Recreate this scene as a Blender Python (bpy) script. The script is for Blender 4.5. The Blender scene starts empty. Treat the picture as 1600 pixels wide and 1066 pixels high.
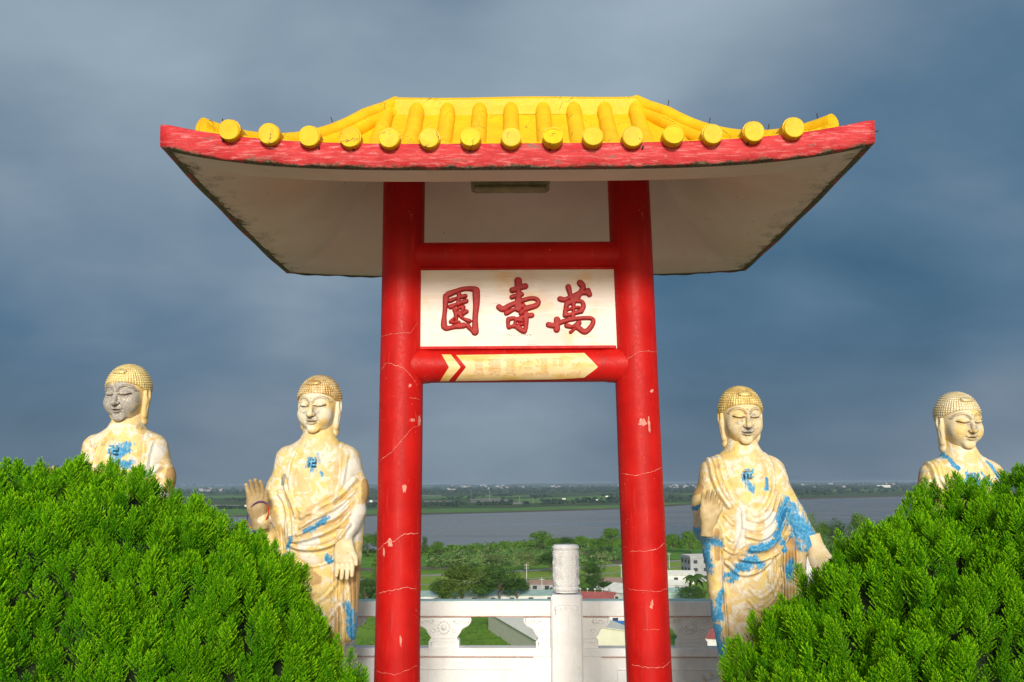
import bpy, math, random
import numpy as np
from mathutils import Vector, Matrix, Euler

random.seed(7); rng = np.random.default_rng(7)
SC = bpy.context.scene
COL = SC.collection
R = math.radians

# ------------------------------------------------------------------ camera
EYE = Vector((0.0, 0.0, 2.6)); PITCH = R(8.9); ROLL = R(-0.35); FPX = 1420.0
cam_d = bpy.data.cameras.new("camera"); cam = bpy.data.objects.new("camera", cam_d); COL.objects.link(cam)
cam_d.sensor_width = 36.0; cam_d.lens = 36.0 * FPX / 1600.0
cam_d.clip_start = 0.1; cam_d.clip_end = 60000
CAM_R = Matrix.Rotation(R(90) + PITCH, 3, 'X') @ Matrix.Rotation(ROLL, 3, 'Z')
cam.matrix_world = Matrix.Translation(EYE) @ CAM_R.to_4x4()
SC.camera = cam

# ------------------------------------------------------------------ light and sky
SUN_EL, SUN_AZ = R(18), R(-3)        # behind the camera, slightly to its right
sun_d = bpy.data.lights.new("sun", 'SUN'); sun_d.energy = 3.9; sun_d.angle = R(10.5); sun_d.color = (1.0, 0.945, 0.85)
sun = bpy.data.objects.new("sun", sun_d); COL.objects.link(sun)
sdir = Vector((-math.sin(SUN_AZ) * math.cos(SUN_EL), -math.cos(SUN_AZ) * math.cos(SUN_EL), math.sin(SUN_EL)))
sun.rotation_euler = sdir.to_track_quat('Z', 'Y').to_euler(); sun.location = (0, -20, 30)
SC.view_settings.view_transform = 'Standard'; SC.view_settings.look = 'None'
SC.view_settings.exposure = 0.0; SC.view_settings.gamma = 1.0; SC.view_settings.use_curve_mapping = False

# ------------------------------------------------------------------ node helpers
class NT:
    def __init__(s, tree): s.t = tree; s.n = tree.nodes; s.l = tree.links
    def node(s, typ, **kw):
        n = s.n.new(typ)
        for k, v in kw.items():
            if k.startswith('_'): setattr(n, k[1:], v)
        return n
    def put(s, sock, v):
        if hasattr(v, 'is_output') or isinstance(v, bpy.types.NodeSocket): s.l.new(v, sock)
        elif isinstance(v, (tuple, list)) and len(v) == 3 and sock.type == 'RGBA': sock.default_value = (*v, 1)
        else: sock.default_value = v
    def math(s, op, a, b=0.0, c=None, clamp=False):
        n = s.n.new('ShaderNodeMath'); n.operation = op; n.use_clamp = clamp
        s.put(n.inputs[0], a); s.put(n.inputs[1], b)
        if c is not None: s.put(n.inputs[2], c)
        return n.outputs[0]
    def vmath(s, op, a, b=None):
        n = s.n.new('ShaderNodeVectorMath'); n.operation = op; s.put(n.inputs[0], a)
        if b is not None: s.put(n.inputs[1], b)
        return n.outputs['Value'] if op in ('DOT_PRODUCT', 'LENGTH', 'DISTANCE') else n.outputs[0]
    def mix(s, f, a, b, mode='MIX'):
        n = s.n.new('ShaderNodeMix'); n.data_type = 'RGBA'; n.blend_type = mode
        s.put(n.inputs[0], f); s.put(n.inputs[6], a); s.put(n.inputs[7], b); return n.outputs[2]
    def noise(s, vec=None, scale=5, detail=4, rough=0.55, dist=0.0, typ='FBM'):
        n = s.n.new('ShaderNodeTexNoise'); n.noise_type = typ
        if vec is not None: s.l.new(vec, n.inputs['Vector'])
        n.inputs['Scale'].default_value = scale; n.inputs['Detail'].default_value = detail
        n.inputs['Roughness'].default_value = rough; n.inputs['Distortion'].default_value = dist
        return n.outputs['Fac']
    def voro(s, vec=None, scale=5, feature='F1', rand=1.0):
        n = s.n.new('ShaderNodeTexVoronoi'); n.feature = feature
        if vec is not None: s.l.new(vec, n.inputs['Vector'])
        n.inputs['Scale'].default_value = scale; n.inputs['Randomness'].default_value = rand
        return n
    def ramp(s, f, a, b, c0=0.0, c1=1.0):      # linear map with clamp, smooth
        n = s.n.new('ShaderNodeMapRange'); n.interpolation_type = 'SMOOTHSTEP'
        s.put(n.inputs[0], f); n.inputs[1].default_value = a; n.inputs[2].default_value = b
        n.inputs[3].default_value = c0; n.inputs[4].default_value = c1; return n.outputs[0]
    def coord(s, which='Object'): return s.n.new('ShaderNodeTexCoord').outputs[which]
    def map(s, vec, loc=(0, 0, 0), rot=(0, 0, 0), scale=(1, 1, 1)):
        n = s.n.new('ShaderNodeMapping'); s.l.new(vec, n.inputs[0])
        n.inputs[1].default_value = loc; n.inputs[2].default_value = rot; n.inputs[3].default_value = scale
        return n.outputs[0]
    def attr(s, name):
        n = s.n.new('ShaderNodeAttribute'); n.attribute_name = name; return n.outputs['Fac']
    def bump(s, h, strength=0.3, dist=0.01, normal=None):
        n = s.n.new('ShaderNodeBump'); s.put(n.inputs['Height'], h)
        n.inputs['Strength'].default_value = strength; n.inputs['Distance'].default_value = dist
        if normal is not None: s.l.new(normal, n.inputs['Normal'])
        return n.outputs[0]

def mat(name):
    m = bpy.data.materials.new(name); m.use_nodes = True
    nt = NT(m.node_tree); p = m.node_tree.nodes['Principled BSDF']
    return m, nt, p

def setp(nt, p, color=None, rough=None, spec=None, metal=None, normal=None, trans=None):
    if color is not None: nt.put(p.inputs['Base Color'], color)
    if rough is not None: nt.put(p.inputs['Roughness'], rough)
    if spec is not None: nt.put(p.inputs['Specular IOR Level'], spec)
    if metal is not None: nt.put(p.inputs['Metallic'], metal)
    if normal is not None: nt.l.new(normal, p.inputs['Normal'])

def mat_simple(name, col, rough=0.7, var=0.15, scale=6.0, bump=0.0, bscale=60.0, spec=0.3, metal=0.0, coord='Object'):
    m, nt, p = mat(name); co = nt.coord(coord)
    n = nt.noise(co, scale, 6, 0.65)
    f = nt.ramp(n, 0.3, 0.7)
    d = tuple(c * (1 - var) for c in col); l = tuple(min(1, c * (1 + var)) for c in col)
    setp(nt, p, nt.mix(f, d, l), rough, spec, metal)
    if bump > 0: setp(nt, p, normal=nt.bump(nt.noise(co, bscale, 5, 0.6), bump, 0.02))
    return m

# ------------------------------------------------------------------ world
W = bpy.data.worlds.new("World"); SC.world = W; W.use_nodes = True
wt = NT(W.node_tree); bg = W.node_tree.nodes['Background']
sky = wt.n.new('ShaderNodeTexSky'); sky.sky_type = 'NISHITA'; sky.sun_disc = False
sky.sun_elevation = SUN_EL; sky.sun_rotation = math.atan2(sdir.x, sdir.y)
sky.air_density = 1.0; sky.dust_density = 1.5
D = wt.coord('Generated')
sep = wt.n.new('ShaderNodeSeparateXYZ'); wt.l.new(D, sep.inputs[0])
# cloud sheet: direction projected on a layer overhead, so streaks flatten towards the horizon
den = wt.math('ADD', wt.math('MAXIMUM', sep.outputs[2], 0.0), 0.52)
cmb = wt.n.new('ShaderNodeCombineXYZ')
wt.l.new(wt.math('DIVIDE', sep.outputs[0], den), cmb.inputs[0]); wt.l.new(wt.math('DIVIDE', sep.outputs[1], den), cmb.inputs[1])
wt.l.new(wt.math('MULTIPLY', sep.outputs[2], 1.2), cmb.inputs[2])
n1 = wt.noise(wt.map(cmb.outputs[0], (3.1, 1.7, 0.4), (0, 0, R(20)), (0.8, 1.0, 1.0)), 1.7, 5, 0.42, 0.3)
n2 = wt.noise(wt.map(cmb.outputs[0], (7.3, 2.2, 1.0), (0, 0, R(-15)), (0.9, 1.2, 1.0)), 4.2, 6, 0.5, 0.2)
base = wt.math('ADD', wt.math('MULTIPLY', n1, 0.72), wt.math('MULTIPLY', n2, 0.30))
def dirv(px, py):
    v = CAM_R @ Vector(((px - 800) / FPX, (533 - py) / FPX, -1)); v.normalize(); return v
def cloud_blob(px, py, width, amount):   # one large soft bank of cloud in a given direction of the sky
    v = dirv(px, py); d = wt.vmath('DOT_PRODUCT', wt.vmath('NORMALIZE', D), tuple(v))
    return wt.ramp(d, math.cos(width), 1.0, 0.0, amount)
banks = [(720, -40, .60, .125), (60, 240, .22, .18), (0, 0, .20, -.07), (1150, 130, .2, .04), (20, 470, .28, -.17), (1180, 470, .26, -.17), (560, 470, .20, -.08),
         (700, 640, .30, .08), (1560, 250, .24, -.12), (300, 640, .25, .06), (1400, 620, .28, .09), (760, 730, .2, .05), (420, 380, .14, .05), (930, 60, .15, .05), (1100, 330, .14, -.06)]
acc = base
for b in banks: acc = wt.math('ADD', acc, cloud_blob(*b))
cr = wt.n.new('ShaderNodeValToRGB'); wt.l.new(acc, cr.inputs[0])
e = cr.color_ramp.elements
e[0].position = 0.26; e[0].color = (0.036, 0.098, 0.165, 1)
e[1].position = 0.82; e[1].color = (0.28, 0.36, 0.43, 1)
x = e.new(0.44); x.color = (0.082, 0.155, 0.238, 1)
x = e.new(0.60); x.color = (0.160, 0.225, 0.300, 1)
# haze grey close to the horizon
hz = wt.ramp(sep.outputs[2], -0.02, 0.20, 1.0, 0.0)
cl = wt.mix(wt.math('MULTIPLY', hz, 0.55), cr.outputs[0], (0.150, 0.185, 0.222))
cl10 = wt.mix(1.0, cl, (10, 10, 10), 'MULTIPLY')
# the cloud cover thins out behind the photographer, where the sun comes through
opening = wt.ramp(sep.outputs[1], -0.05, -0.75, 0.0, 0.75)
wt.l.new(wt.mix(opening, cl10, sky.outputs[0]), bg.inputs['Color'])
bg.inputs['Strength'].default_value = 0.118

# ------------------------------------------------------------------ object helpers
def tag(o, label=None, cat=None, group=None, kind=None):
    if label: o['label'] = label
    if cat: o['category'] = cat
    if group: o['group'] = group
    if kind: o['kind'] = kind
    return o
def empty(name, loc=(0, 0, 0), rz=0.0, parent=None):
    o = bpy.data.objects.new(name, None); COL.objects.link(o); o.location = loc; o.rotation_euler = (0, 0, rz)
    o.empty_display_size = 0.2
    if parent: o.parent = parent
    return o
def link(name, me, material=None, parent=None, loc=None, rot=None, scale=None):
    o = bpy.data.objects.new(name, me); COL.objects.link(o)
    if material is not None and len(me.materials) == 0: me.materials.append(material)
    if parent: o.parent = parent
    if loc is not None: o.location = loc
    if rot is not None: o.rotation_euler = rot
    if scale is not None: o.scale = scale
    return o
def np_mesh(name, V, F, smooth=True):
    """V (n,3), F (m,k) with constant k"""
    V = np.asarray(V, np.float32); F = np.asarray(F, np.int32); me = bpy.data.meshes.new(name)
    k = F.shape[1]; me.vertices.add(len(V)); me.vertices.foreach_set('co', V.ravel())
    me.loops.add(F.size); me.loops.foreach_set('vertex_index', F.ravel())
    me.polygons.add(len(F)); me.polygons.foreach_set('loop_start', np.arange(0, F.size, k, dtype=np.int32))
    if smooth: me.polygons.foreach_set('use_smooth', np.ones(len(F), bool))
    me.update(calc_edges=True); return me
def attr_set(me, name, vals):
    a = me.attributes.new(name, 'FLOAT', 'POINT'); a.data.foreach_set('value', np.asarray(vals, np.float32))
class MB:
    """collects boxes, prisms, lathes, tubes into one mesh"""
    def __init__(s): s.v = []; s.f = []; s.sm = []
    def add(s, vs, fs, smooth=False):
        b = len(s.v); s.v += [tuple(v) for v in vs]; s.f += [tuple(i + b for i in f) for f in fs]; s.sm += [smooth] * len(fs)
    def box(s, c, d, rz=0.0, bev=0.0):
        cx, cy, cz = c; hx, hy, hz = d[0] / 2, d[1] / 2, d[2] / 2
        if bev > 0:
            b = min(bev, hx * .9, hy * .9, hz * .9); P = []
            rings = [(-hz, b), (-hz + b, 0), (hz - b, 0), (hz, b)]
            for z, i in rings:
                for (x, y) in ((-hx + i + (b if i == 0 else 0), -hy + i), (hx - i - (b if i == 0 else 0), -hy + i), (hx - i, -hy + i + (b if i == 0 else 0)), (hx - i, hy - i - (b if i == 0 else 0)),
                               (hx - i - (b if i == 0 else 0), hy - i), (-hx + i + (b if i == 0 else 0), hy - i), (-hx + i, hy - i - (b if i == 0 else 0)), (-hx + i, -hy + i + (b if i == 0 else 0))):
                    P.append((x, y, z))
            F = [tuple(range(7, -1, -1)), tuple(range(24, 32))]
            for r in range(3):
                for k in range(8): F.append((r * 8 + k, r * 8 + (k + 1) % 8, r * 8 + 8 + (k + 1) % 8, r * 8 + 8 + k))
        else:
            P = [(x, y, z) for z in (-hz, hz) for x, y in ((-hx, -hy), (hx, -hy), (hx, hy), (-hx, hy))]
            F = [(3, 2, 1, 0), (4, 5, 6, 7), (0, 1, 5, 4), (1, 2, 6, 5), (2, 3, 7, 6), (3, 0, 4, 7)]
        ca, sa = math.cos(rz), math.sin(rz)
        s.add([(cx + x * ca - y * sa, cy + x * sa + y * ca, cz + z) for x, y, z in P], F)
    def lathe(s, c, prof, n=24, caps=True):
        V = []; F = []
        for r, z in prof:
            for k in range(n):
                a = 2 * math.pi * k / n; V.append((c[0] + r * math.cos(a), c[1] + r * math.sin(a), c[2] + z))
        for i in range(len(prof) - 1):
            for k in range(n): F.append((i * n + k, i * n + (k + 1) % n, (i + 1) * n + (k + 1) % n, (i + 1) * n + k))
        s.add(V, F, True)
        if caps:
            s.add(V[:n], [tuple(range(n - 1, -1, -1))]); s.add(V[-n:], [tuple(range(n))])
    def tube(s, pts, rad, n=12, caps=True, up=(0, 0, 1), sx=1.0):
        pts = [Vector(p) for p in pts]; rads = rad if isinstance(rad, (list, tuple)) else [rad] * len(pts); V = []; F = []
        for i, p in enumerate(pts):
            t = (pts[min(i + 1, len(pts) - 1)] - pts[max(i - 1, 0)]).normalized()
            u = Vector(up); u = (u - t * u.dot(t))
            if u.length < 1e-4: u = Vector((1, 0, 0)) - t * t.x
            u.normalize(); w = t.cross(u)
            for k in range(n):
                a = 2 * math.pi * k / n; V.append(p + (w * math.cos(a) * sx + u * math.sin(a)) * rads[i])
        for i in range(len(pts) - 1):
            for k in range(n): F.append((i * n + k, i * n + (k + 1) % n, (i + 1) * n + (k + 1) % n, (i + 1) * n + k))
        s.add(V, F, True)
        if caps:
            s.add(V[:n], [tuple(range(n - 1, -1, -1))]); s.add(V[-n:], [tuple(range(n))])
    def prism(s, poly, y0, y1):        # poly in (x,z) counterclockwise seen from -y, extruded along y
        n = len(poly); V = [(x, y0, z) for x, z in poly] + [(x, y1, z) for x, z in poly]
        F = [tuple(range(n)), tuple(range(2 * n - 1, n - 1, -1))] + [(i, i + n, (i + 1) % n + n, (i + 1) % n) for i in range(n)]
        s.add(V, F)
    def mesh(s, name):
        me = bpy.data.meshes.new(name); me.from_pydata(s.v, [], s.f); me.polygons.foreach_set('use_smooth', s.sm); me.update(); return me
    def build(s, name, m, parent=None, **kw): return link(name, s.mesh(name), m, parent, **kw)

def at(px, py, depth):
    """the point at distance `depth` ahead of the viewpoint seen at this pixel of the 1600x1066 photograph"""
    v = CAM_R @ Vector(((px - 800) / FPX, (533 - py) / FPX, -1)); return EYE + v * (depth / v.y)
PLAIN = -37.4
def gp(px, py, z=PLAIN):
    """the point of the plain seen at this pixel"""
    v = CAM_R @ Vector(((px - 800) / FPX, (533 - py) / FPX, -1)); return EYE + v * ((z - EYE.z) / v.z)

# ------------------------------------------------------------------ implicit surfaces
def sd_grid(lo, hi, h):
    ax = [np.arange(lo[i], hi[i] + h, h, dtype=np.float32) for i in range(3)]
    return ax, ax[0][:, None, None], ax[1][None, :, None], ax[2][None, None, :]
def smin(a, b, k):
    h = np.clip(0.5 + 0.5 * (b - a) / k, 0, 1); return b + (a - b) * h - k * h * (1 - h)
def smax(a, b, k): return -smin(-a, -b, k)
def s_ell(X, Y, Z, c, r):
    q = np.sqrt(((X - c[0]) / r[0]) ** 2 + ((Y - c[1]) / r[1]) ** 2 + ((Z - c[2]) / r[2]) ** 2)
    return (q - 1) * min(r)
def s_cap(X, Y, Z, a, b, ra, rb, sq=(1, 1, 1)):
    a = np.array(a, float); b = np.array(b, float); s = np.array(sq, float); d = (b - a) / s; L = float(d @ d) + 1e-12
    px, py, pz = (X - a[0]) / s[0], (Y - a[1]) / s[1], (Z - a[2]) / s[2]
    t = np.clip((px * d[0] + py * d[1] + pz * d[2]) / L, 0, 1)
    return (np.sqrt((px - t * d[0]) ** 2 + (py - t * d[1]) ** 2 + (pz - t * d[2]) ** 2) - (ra + (rb - ra) * t)) * min(sq)
def nets(f, ax, h, name):
    """naive surface nets: closed quad mesh of f = 0"""
    s = f < 0; c = np.zeros(tuple(n - 1 for n in f.shape), np.int8)
    for i in (0, 1):
        for j in (0, 1):
            for k in (0, 1): c += s[i:s.shape[0] - 1 + i, j:s.shape[1] - 1 + j, k:s.shape[2] - 1 + k]
    act = (c > 0) & (c < 8); I = np.argwhere(act); idx = -np.ones(act.shape, np.int32); idx[act] = np.arange(len(I))
    P = np.zeros((len(I), 3), np.float32); cnt = np.zeros(len(I), np.float32)
    cor = [(i, j, k) for i in (0, 1) for j in (0, 1) for k in (0, 1)]
    val = {q: f[I[:, 0] + q[0], I[:, 1] + q[1], I[:, 2] + q[2]] for q in cor}
    for a in cor:
        for d in range(3):
            if a[d] == 0:
                b = list(a); b[d] = 1; b = tuple(b); va, vb = val[a], val[b]; m = (va < 0) != (vb < 0)
                t = np.where(m, va / np.where(m, va - vb, 1), 0); p = np.tile(np.array(a, np.float32), (len(I), 1)); p[:, d] = t
                P[m] += p[m]; cnt[m] += 1
    P /= cnt[:, None]
    V = (P + I) * h + np.array([ax[0][0], ax[1][0], ax[2][0]], np.float32); F = []
    for d in range(3):
        e1, e2 = [q for q in range(3) if q != d]
        sl0 = [slice(None)] * 3; sl1 = [slice(None)] * 3; sl0[d] = slice(0, -1); sl1[d] = slice(1, None)
        ch = s[tuple(sl0)] != s[tuple(sl1)]; E = np.argwhere(ch)
        ok = (E[:, e1] > 0) & (E[:, e2] > 0) & (E[:, e1] < act.shape[e1]) & (E[:, e2] < act.shape[e2]); E = E[ok]
        q = []
        for (u, v) in ((1, 1), (0, 1), (0, 0), (1, 0)):
            C = E.copy(); C[:, e1] -= u; C[:, e2] -= v; q.append(idx[C[:, 0], C[:, 1], C[:, 2]])
        Q = np.stack(q, 1); inside = s[E[:, 0], E[:, 1], E[:, 2]]
        flip = inside if d != 1 else ~inside
        Q[~flip] = Q[~flip][:, ::-1]; F.append(Q)
    return np_mesh(name, V, np.concatenate(F)), V
# ------------------------------------------------------------------ statue sculpting
def seg_dist2(X, Z, pts):
    """distance of 2D grid points to a polyline; also the parameter along it"""
    best = np.full(np.broadcast(X, Z).shape, 9.0, np.float32)
    for (x0, z0), (x1, z1) in zip(pts[:-1], pts[1:]):
        dx, dz = x1 - x0, z1 - z0; L = dx * dx + dz * dz + 1e-9
        t = np.clip(((X - x0) * dx + (Z - z0) * dz) / L, 0, 1)
        best = np.minimum(best, np.hypot(X - x0 - t * dx, Z - z0 - t * dz))
    return best
def curve2(pts, n=8):
    """Catmull-Rom through 2D points"""
    P = [np.array(p, float) for p in pts]; P = [2 * P[0] - P[1]] + P + [2 * P[-1] - P[-2]]; out = []
    for i in range(1, len(P) - 2):
        for k in range(n):
            t = k / n; a, b, c, d = P[i - 1:i + 3]
            out.append(tuple(0.5 * (2 * b + (c - a) * t + (2 * a - 5 * b + 4 * c - d) * t * t + (3 * b - a - 3 * c + d) * t ** 3)))
    return out + [tuple(P[-2])]
def smooth_noise(X, Z, sx, sz, seed):
    r = np.random.default_rng(seed); g = r.random((64, 64)).astype(np.float32)
    u = np.broadcast_to(X / sx + 31.7, np.broadcast(X, Z).shape) % 63; w = np.broadcast_to(Z / sz + 11.3, np.broadcast(X, Z).shape) % 63
    i, j = u.astype(int), w.astype(int); a, b = u - i, w - j; a = a * a * (3 - 2 * a); b = b * b * (3 - 2 * b)
    return (g[i, j] * (1 - a) + g[i + 1, j] * a) * (1 - b) + (g[i, j + 1] * (1 - a) + g[i + 1, j + 1] * a) * b - 0.5

def body_mesh(name, px0, py0, yaw, neck, folds, drapes, pose):
    """px0, py0: where the axis and the feet of this statue stand in the photograph, to read its folds off in pixels"""
    K = 0.006; cy, sy = math.cos(yaw), math.sin(yaw)
    def q(p): return ((p[0] - px0) * K / cy - 0.25 * math.tan(yaw), (py0 - p[1]) * K)
    h = 0.009
    ax, X, Y, Z = sd_grid((-0.72, -0.46, -0.05), (0.80, 0.36, 2.30), h)
    zt = [-.1, 0, .06, .3, .6, .9, 1.2, 1.45, 1.65, 1.80, 1.90, 1.98, 2.05, 2.12, 2.4]
    wt_ = [.27, .285, .265, .265, .29, .31, .325, .325, .335, .34, .335, .265, .180, .142, .135]
    dt = [.22, .235, .215, .215, .235, .25, .265, .265, .255, .235, .21, .18, .145, .120, .115]
    w = np.interp(ax[2], zt, wt_).astype(np.float32)[None, None, :]; d = np.interp(ax[2], zt, dt).astype(np.float32)[None, None, :]
    qd = np.sqrt((X / w) ** 2 + ((Y - 0.01) / d) ** 2); f = (qd - 1) * np.minimum(w, d)
    f = smax(f, np.broadcast_to(-Z, f.shape), 0.02)
    # belly and buttock fullness
    f = smin(f, s_ell(X, Y, Z, (0, -0.08, 1.22), (.24, .20, .30)), 0.08)
    for a, b, ra, rb, sq, k in pose: f = smin(f, s_cap(X, Y, Z, a, b, ra, rb, sq), k)
    # relief on the front, as a height map over (x, z)
    X2 = ax[0][:, None]; Z2 = ax[2][None, :]; disp = np.zeros((len(ax[0]), len(ax[2])), np.float32)
    # bare chest slightly sunk inside the robe opening
    poly = [q(p) for p in curve2(neck, 6)]
    inside = np.zeros(disp.shape, bool); XX = np.broadcast_to(X2, disp.shape); ZZ = np.broadcast_to(Z2, disp.shape)
    j = len(poly) - 1
    for i in range(len(poly)):
        xi, zi = poly[i]; xj, zj = poly[j]
        c = ((zi > ZZ) != (zj > ZZ)) & (XX < (xj - xi) * (ZZ - zi) / ((zj - zi) or 1e-9) + xi); inside ^= c; j = i
    dd = seg_dist2(X2, Z2, poly); sd = np.where(inside, dd, -dd)
    disp -= 0.016 * np.clip(sd / 0.02, 0, 1)
    disp += 0.010 * np.exp(-((sd + 0.012) / 0.013) ** 2)
    disp += 0.004 * np.exp(-((sd + 0.052) / 0.010) ** 2)
    # pectorals
    for sgn in (-1, 1): disp += np.where(inside, 0.012 * np.exp(-((X2 - sgn * .085) / .07) ** 2 - ((Z2 - 1.77) / .08) ** 2), 0)
    for pts, wd, ht in folds:
        P = curve2([q(p) for p in pts], 6); dist = seg_dist2(X2, Z2, P)
        (xa, za), (xb, zb) = P[0], P[-1]
        ht *= .80; disp += ht * np.exp(-(dist / wd) ** 2) - ht * 0.55 * np.exp(-((dist - 1.7 * wd) / (0.8 * wd)) ** 2)
    for x0, x1, z0, z1, per, ht in drapes:     # bundles of long vertical folds
        m = np.clip((X2 - x0) / .03, 0, 1) * np.clip((x1 - X2) / .03, 0, 1) * np.clip((Z2 - z0) / .08, 0, 1) * np.clip((z1 - Z2) / .08, 0, 1)
        ph = X2 / per * 2 * math.pi + 2.5 * smooth_noise(X2, Z2, .2, .5, 3)
        disp += ht * m * (np.abs(np.sin(ph)) - 0.5)
    disp *= np.clip((2.10 - Z2) / .12, 0, 1)
    disp += 0.012 * smooth_noise(X2, Z2, .09, .13, 5) + 0.006 * smooth_noise(X2, Z2, .035, .05, 6)
    front = np.clip((0.12 - Y) / 0.15, 0, 1)
    side = np.abs(np.sin(np.arctan2(Y, X) * 11 + 2 * Z)) * 0.010 * np.clip((Y + .05) / .1, 0, 1) * np.clip((1.7 - Z) / .2, 0, 1)
    f = f - disp[:, None, :] * front - side
    me, V = nets(f.astype(np.float32), ax, h, name)
    # recess mask of the relief: grooves are tinted a darker brown
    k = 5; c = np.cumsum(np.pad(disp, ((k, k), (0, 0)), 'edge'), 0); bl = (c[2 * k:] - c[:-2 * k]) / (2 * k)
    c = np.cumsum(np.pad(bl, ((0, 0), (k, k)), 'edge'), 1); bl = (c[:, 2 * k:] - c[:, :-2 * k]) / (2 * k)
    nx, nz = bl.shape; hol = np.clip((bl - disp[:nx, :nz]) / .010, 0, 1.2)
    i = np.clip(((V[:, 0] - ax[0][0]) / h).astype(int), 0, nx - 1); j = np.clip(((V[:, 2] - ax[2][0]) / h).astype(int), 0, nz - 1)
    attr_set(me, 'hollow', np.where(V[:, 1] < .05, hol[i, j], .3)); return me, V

def head_meshes():
    h = 0.0045
    ax, X, Y, Z = sd_grid((-.25, -.29, -.33), (.25, .27, .33), h); ab = np.abs(X)
    f = s_ell(X, Y, Z, (0, .02, .05), (.178, .205, .205))
    f = smin(f, s_ell(X, Y, Z, (0, -.035, -.095), (.155, .158, .170)), .06)
    f = smin(f, s_ell(ab, Y, Z, (.082, -.115, -.085), (.075, .068, .08)), .05)
    f = smin(f, s_ell(X, Y, Z, (0, -.155, -.222), (.052, .028, .034)), .035)
    f = smin(f, s_cap(X, Y, Z, (0, .03, -.18), (0, .04, -.34), .105, .112), .03)
    # sockets then lids
    f = smax(f, -s_ell(ab, Y, Z, (.074, -.212, .014), (.056, .042, .030)), .018)
    f = smin(f, s_ell(ab, Y, Z, (.074, -.150, .004), (.047, .036, .025)), .010)
    f = smin(f, s_cap(X, Y, Z, (0, -.172, .045), (0, -.230, -.075), .013, .027), .018)
    f = smin(f, s_ell(X, Y, Z, (0, -.234, -.082), (.027, .024, .021)), .012)
    f = smin(f, s_ell(ab, Y, Z, (.031, -.208, -.084), (.018, .022, .017)), .010)
    X2 = ax[0][:, None]; A2 = np.abs(X2); Z2 = ax[2][None, :]; dp = np.zeros((len(ax[0]), len(ax[2])), np.float32)
    def rid(pts, w, hh):
        nonlocal dp; dp = dp + 1.35 * hh * np.exp(-(seg_dist2(A2, Z2, curve2(pts, 6)) / w) ** 2)
    rid([(.014, .030), (.035, .060), (.080, .074), (.125, .060), (.150, .030)], .0085, .0125)      # brow
    rid([(.030, .004), (.055, .020), (.085, .022), (.118, .006)], .0055, .0045)                     # lid crease
    rid([(.028, -.006), (.055, -.013), (.090, -.012), (.124, -.002)], .0048, -.0120)               # eye slit
    rid([(.034, -.018), (.060, -.026), (.092, -.025), (.118, -.014)], .006, .0045)                 # lower lid
    rid([(.000, -.136), (.012, -.132), (.030, -.138), (.047, -.143)], .0075, .0125)                # upper lip
    rid([(.000, -.150), (.025, -.150), (.052, -.141)], .0042, -.0150)                              # mouth line
    rid([(.000, -.164), (.018, -.163), (.036, -.155)], .0090, .0125)                               # lower lip
    rid([(.000, -.184), (.016, -.184)], .009, -.006)
    rid([(.052, -.138), (.060, -.146)], .008, -.006)
    rid([(.036, -.085), (.052, -.112), (.058, -.130)], .008, -.0035)
    rid([(.000, -.112), (.000, -.126)], .0045, -.004)
    dp = dp + 0.010 * np.exp(-(np.hypot(X2, Z2 - .066) / .009) ** 2)                               # mark between the brows
    dp = dp + 0.003 * smooth_noise(X2, Z2, .03, .03, 9)
    f = f - dp[:, None, :] * np.clip((-.03 - Y) / .06, 0, 1)
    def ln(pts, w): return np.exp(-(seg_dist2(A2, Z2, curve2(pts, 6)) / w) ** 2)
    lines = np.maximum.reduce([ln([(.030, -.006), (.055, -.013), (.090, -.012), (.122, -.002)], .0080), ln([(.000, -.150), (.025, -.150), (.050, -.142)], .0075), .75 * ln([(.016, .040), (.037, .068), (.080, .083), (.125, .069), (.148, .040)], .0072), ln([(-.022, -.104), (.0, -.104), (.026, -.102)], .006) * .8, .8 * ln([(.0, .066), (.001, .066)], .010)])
    # nostrils
    f = smax(f, -s_ell(ab, Y, Z, (.013, -.215, -.101), (.008, .012, .008)), .004)
    # ears with long lobes
    ear = s_ell(ab, Y, Z, (.184, .035, -.015), (.028, .050, .090))
    ear = smin(ear, s_cap(ab, Y, Z, (.180, .022, -.06), (.160, .022, -.200), .032, .033, (.75, 1, 1)), .02)
    ear = smin(ear, s_cap(ab, Y, Z, (.165, .045, -.05), (.140, .05, -.26), .035, .045, (.7, 1, 1)), .02)
    ear = smax(ear, -s_ell(ab, Y, Z, (.222, .020, -.005), (.028, .024, .058)), .008)
    ear = smax(ear, -s_ell(ab, Y, Z, (.208, .012, -.145), (.020, .010, .045)), .008)
    f = smin(f, ear, .012)
    head = nets(f.astype(np.float32), ax, h, 'statue_head'); hv = head[1]
    i_ = np.clip(((hv[:, 0] - ax[0][0]) / h).round().astype(int), 0, len(ax[0]) - 1); j_ = np.clip(((hv[:, 2] - ax[2][0]) / h).round().astype(int), 0, len(ax[2]) - 1)
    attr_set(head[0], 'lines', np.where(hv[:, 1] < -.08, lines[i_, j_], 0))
    # hair cap
    h = 0.0045
    ax, X, Y, Z = sd_grid((-.25, -.27, -.28), (.25, .30, .36), h)
    g = s_ell(X, Y, Z, (0, .03, .060), (.204, .222, .185))
    g = smin(g, s_ell(X, Y, Z, (0, .035, .165), (.145, .150, .112)), .05)
    az = np.arctan2(X, -(Y - .03)); el = np.arctan2(Z - .04, np.hypot(X, Y - .03))
    rings = 56; cols = 52
    bead = (0.5 + 0.5 * np.cos(az * cols)) * (0.5 + 0.5 * np.cos(el * rings))
    g = g - 0.0085 * np.sqrt(bead) + 0.003
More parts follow.
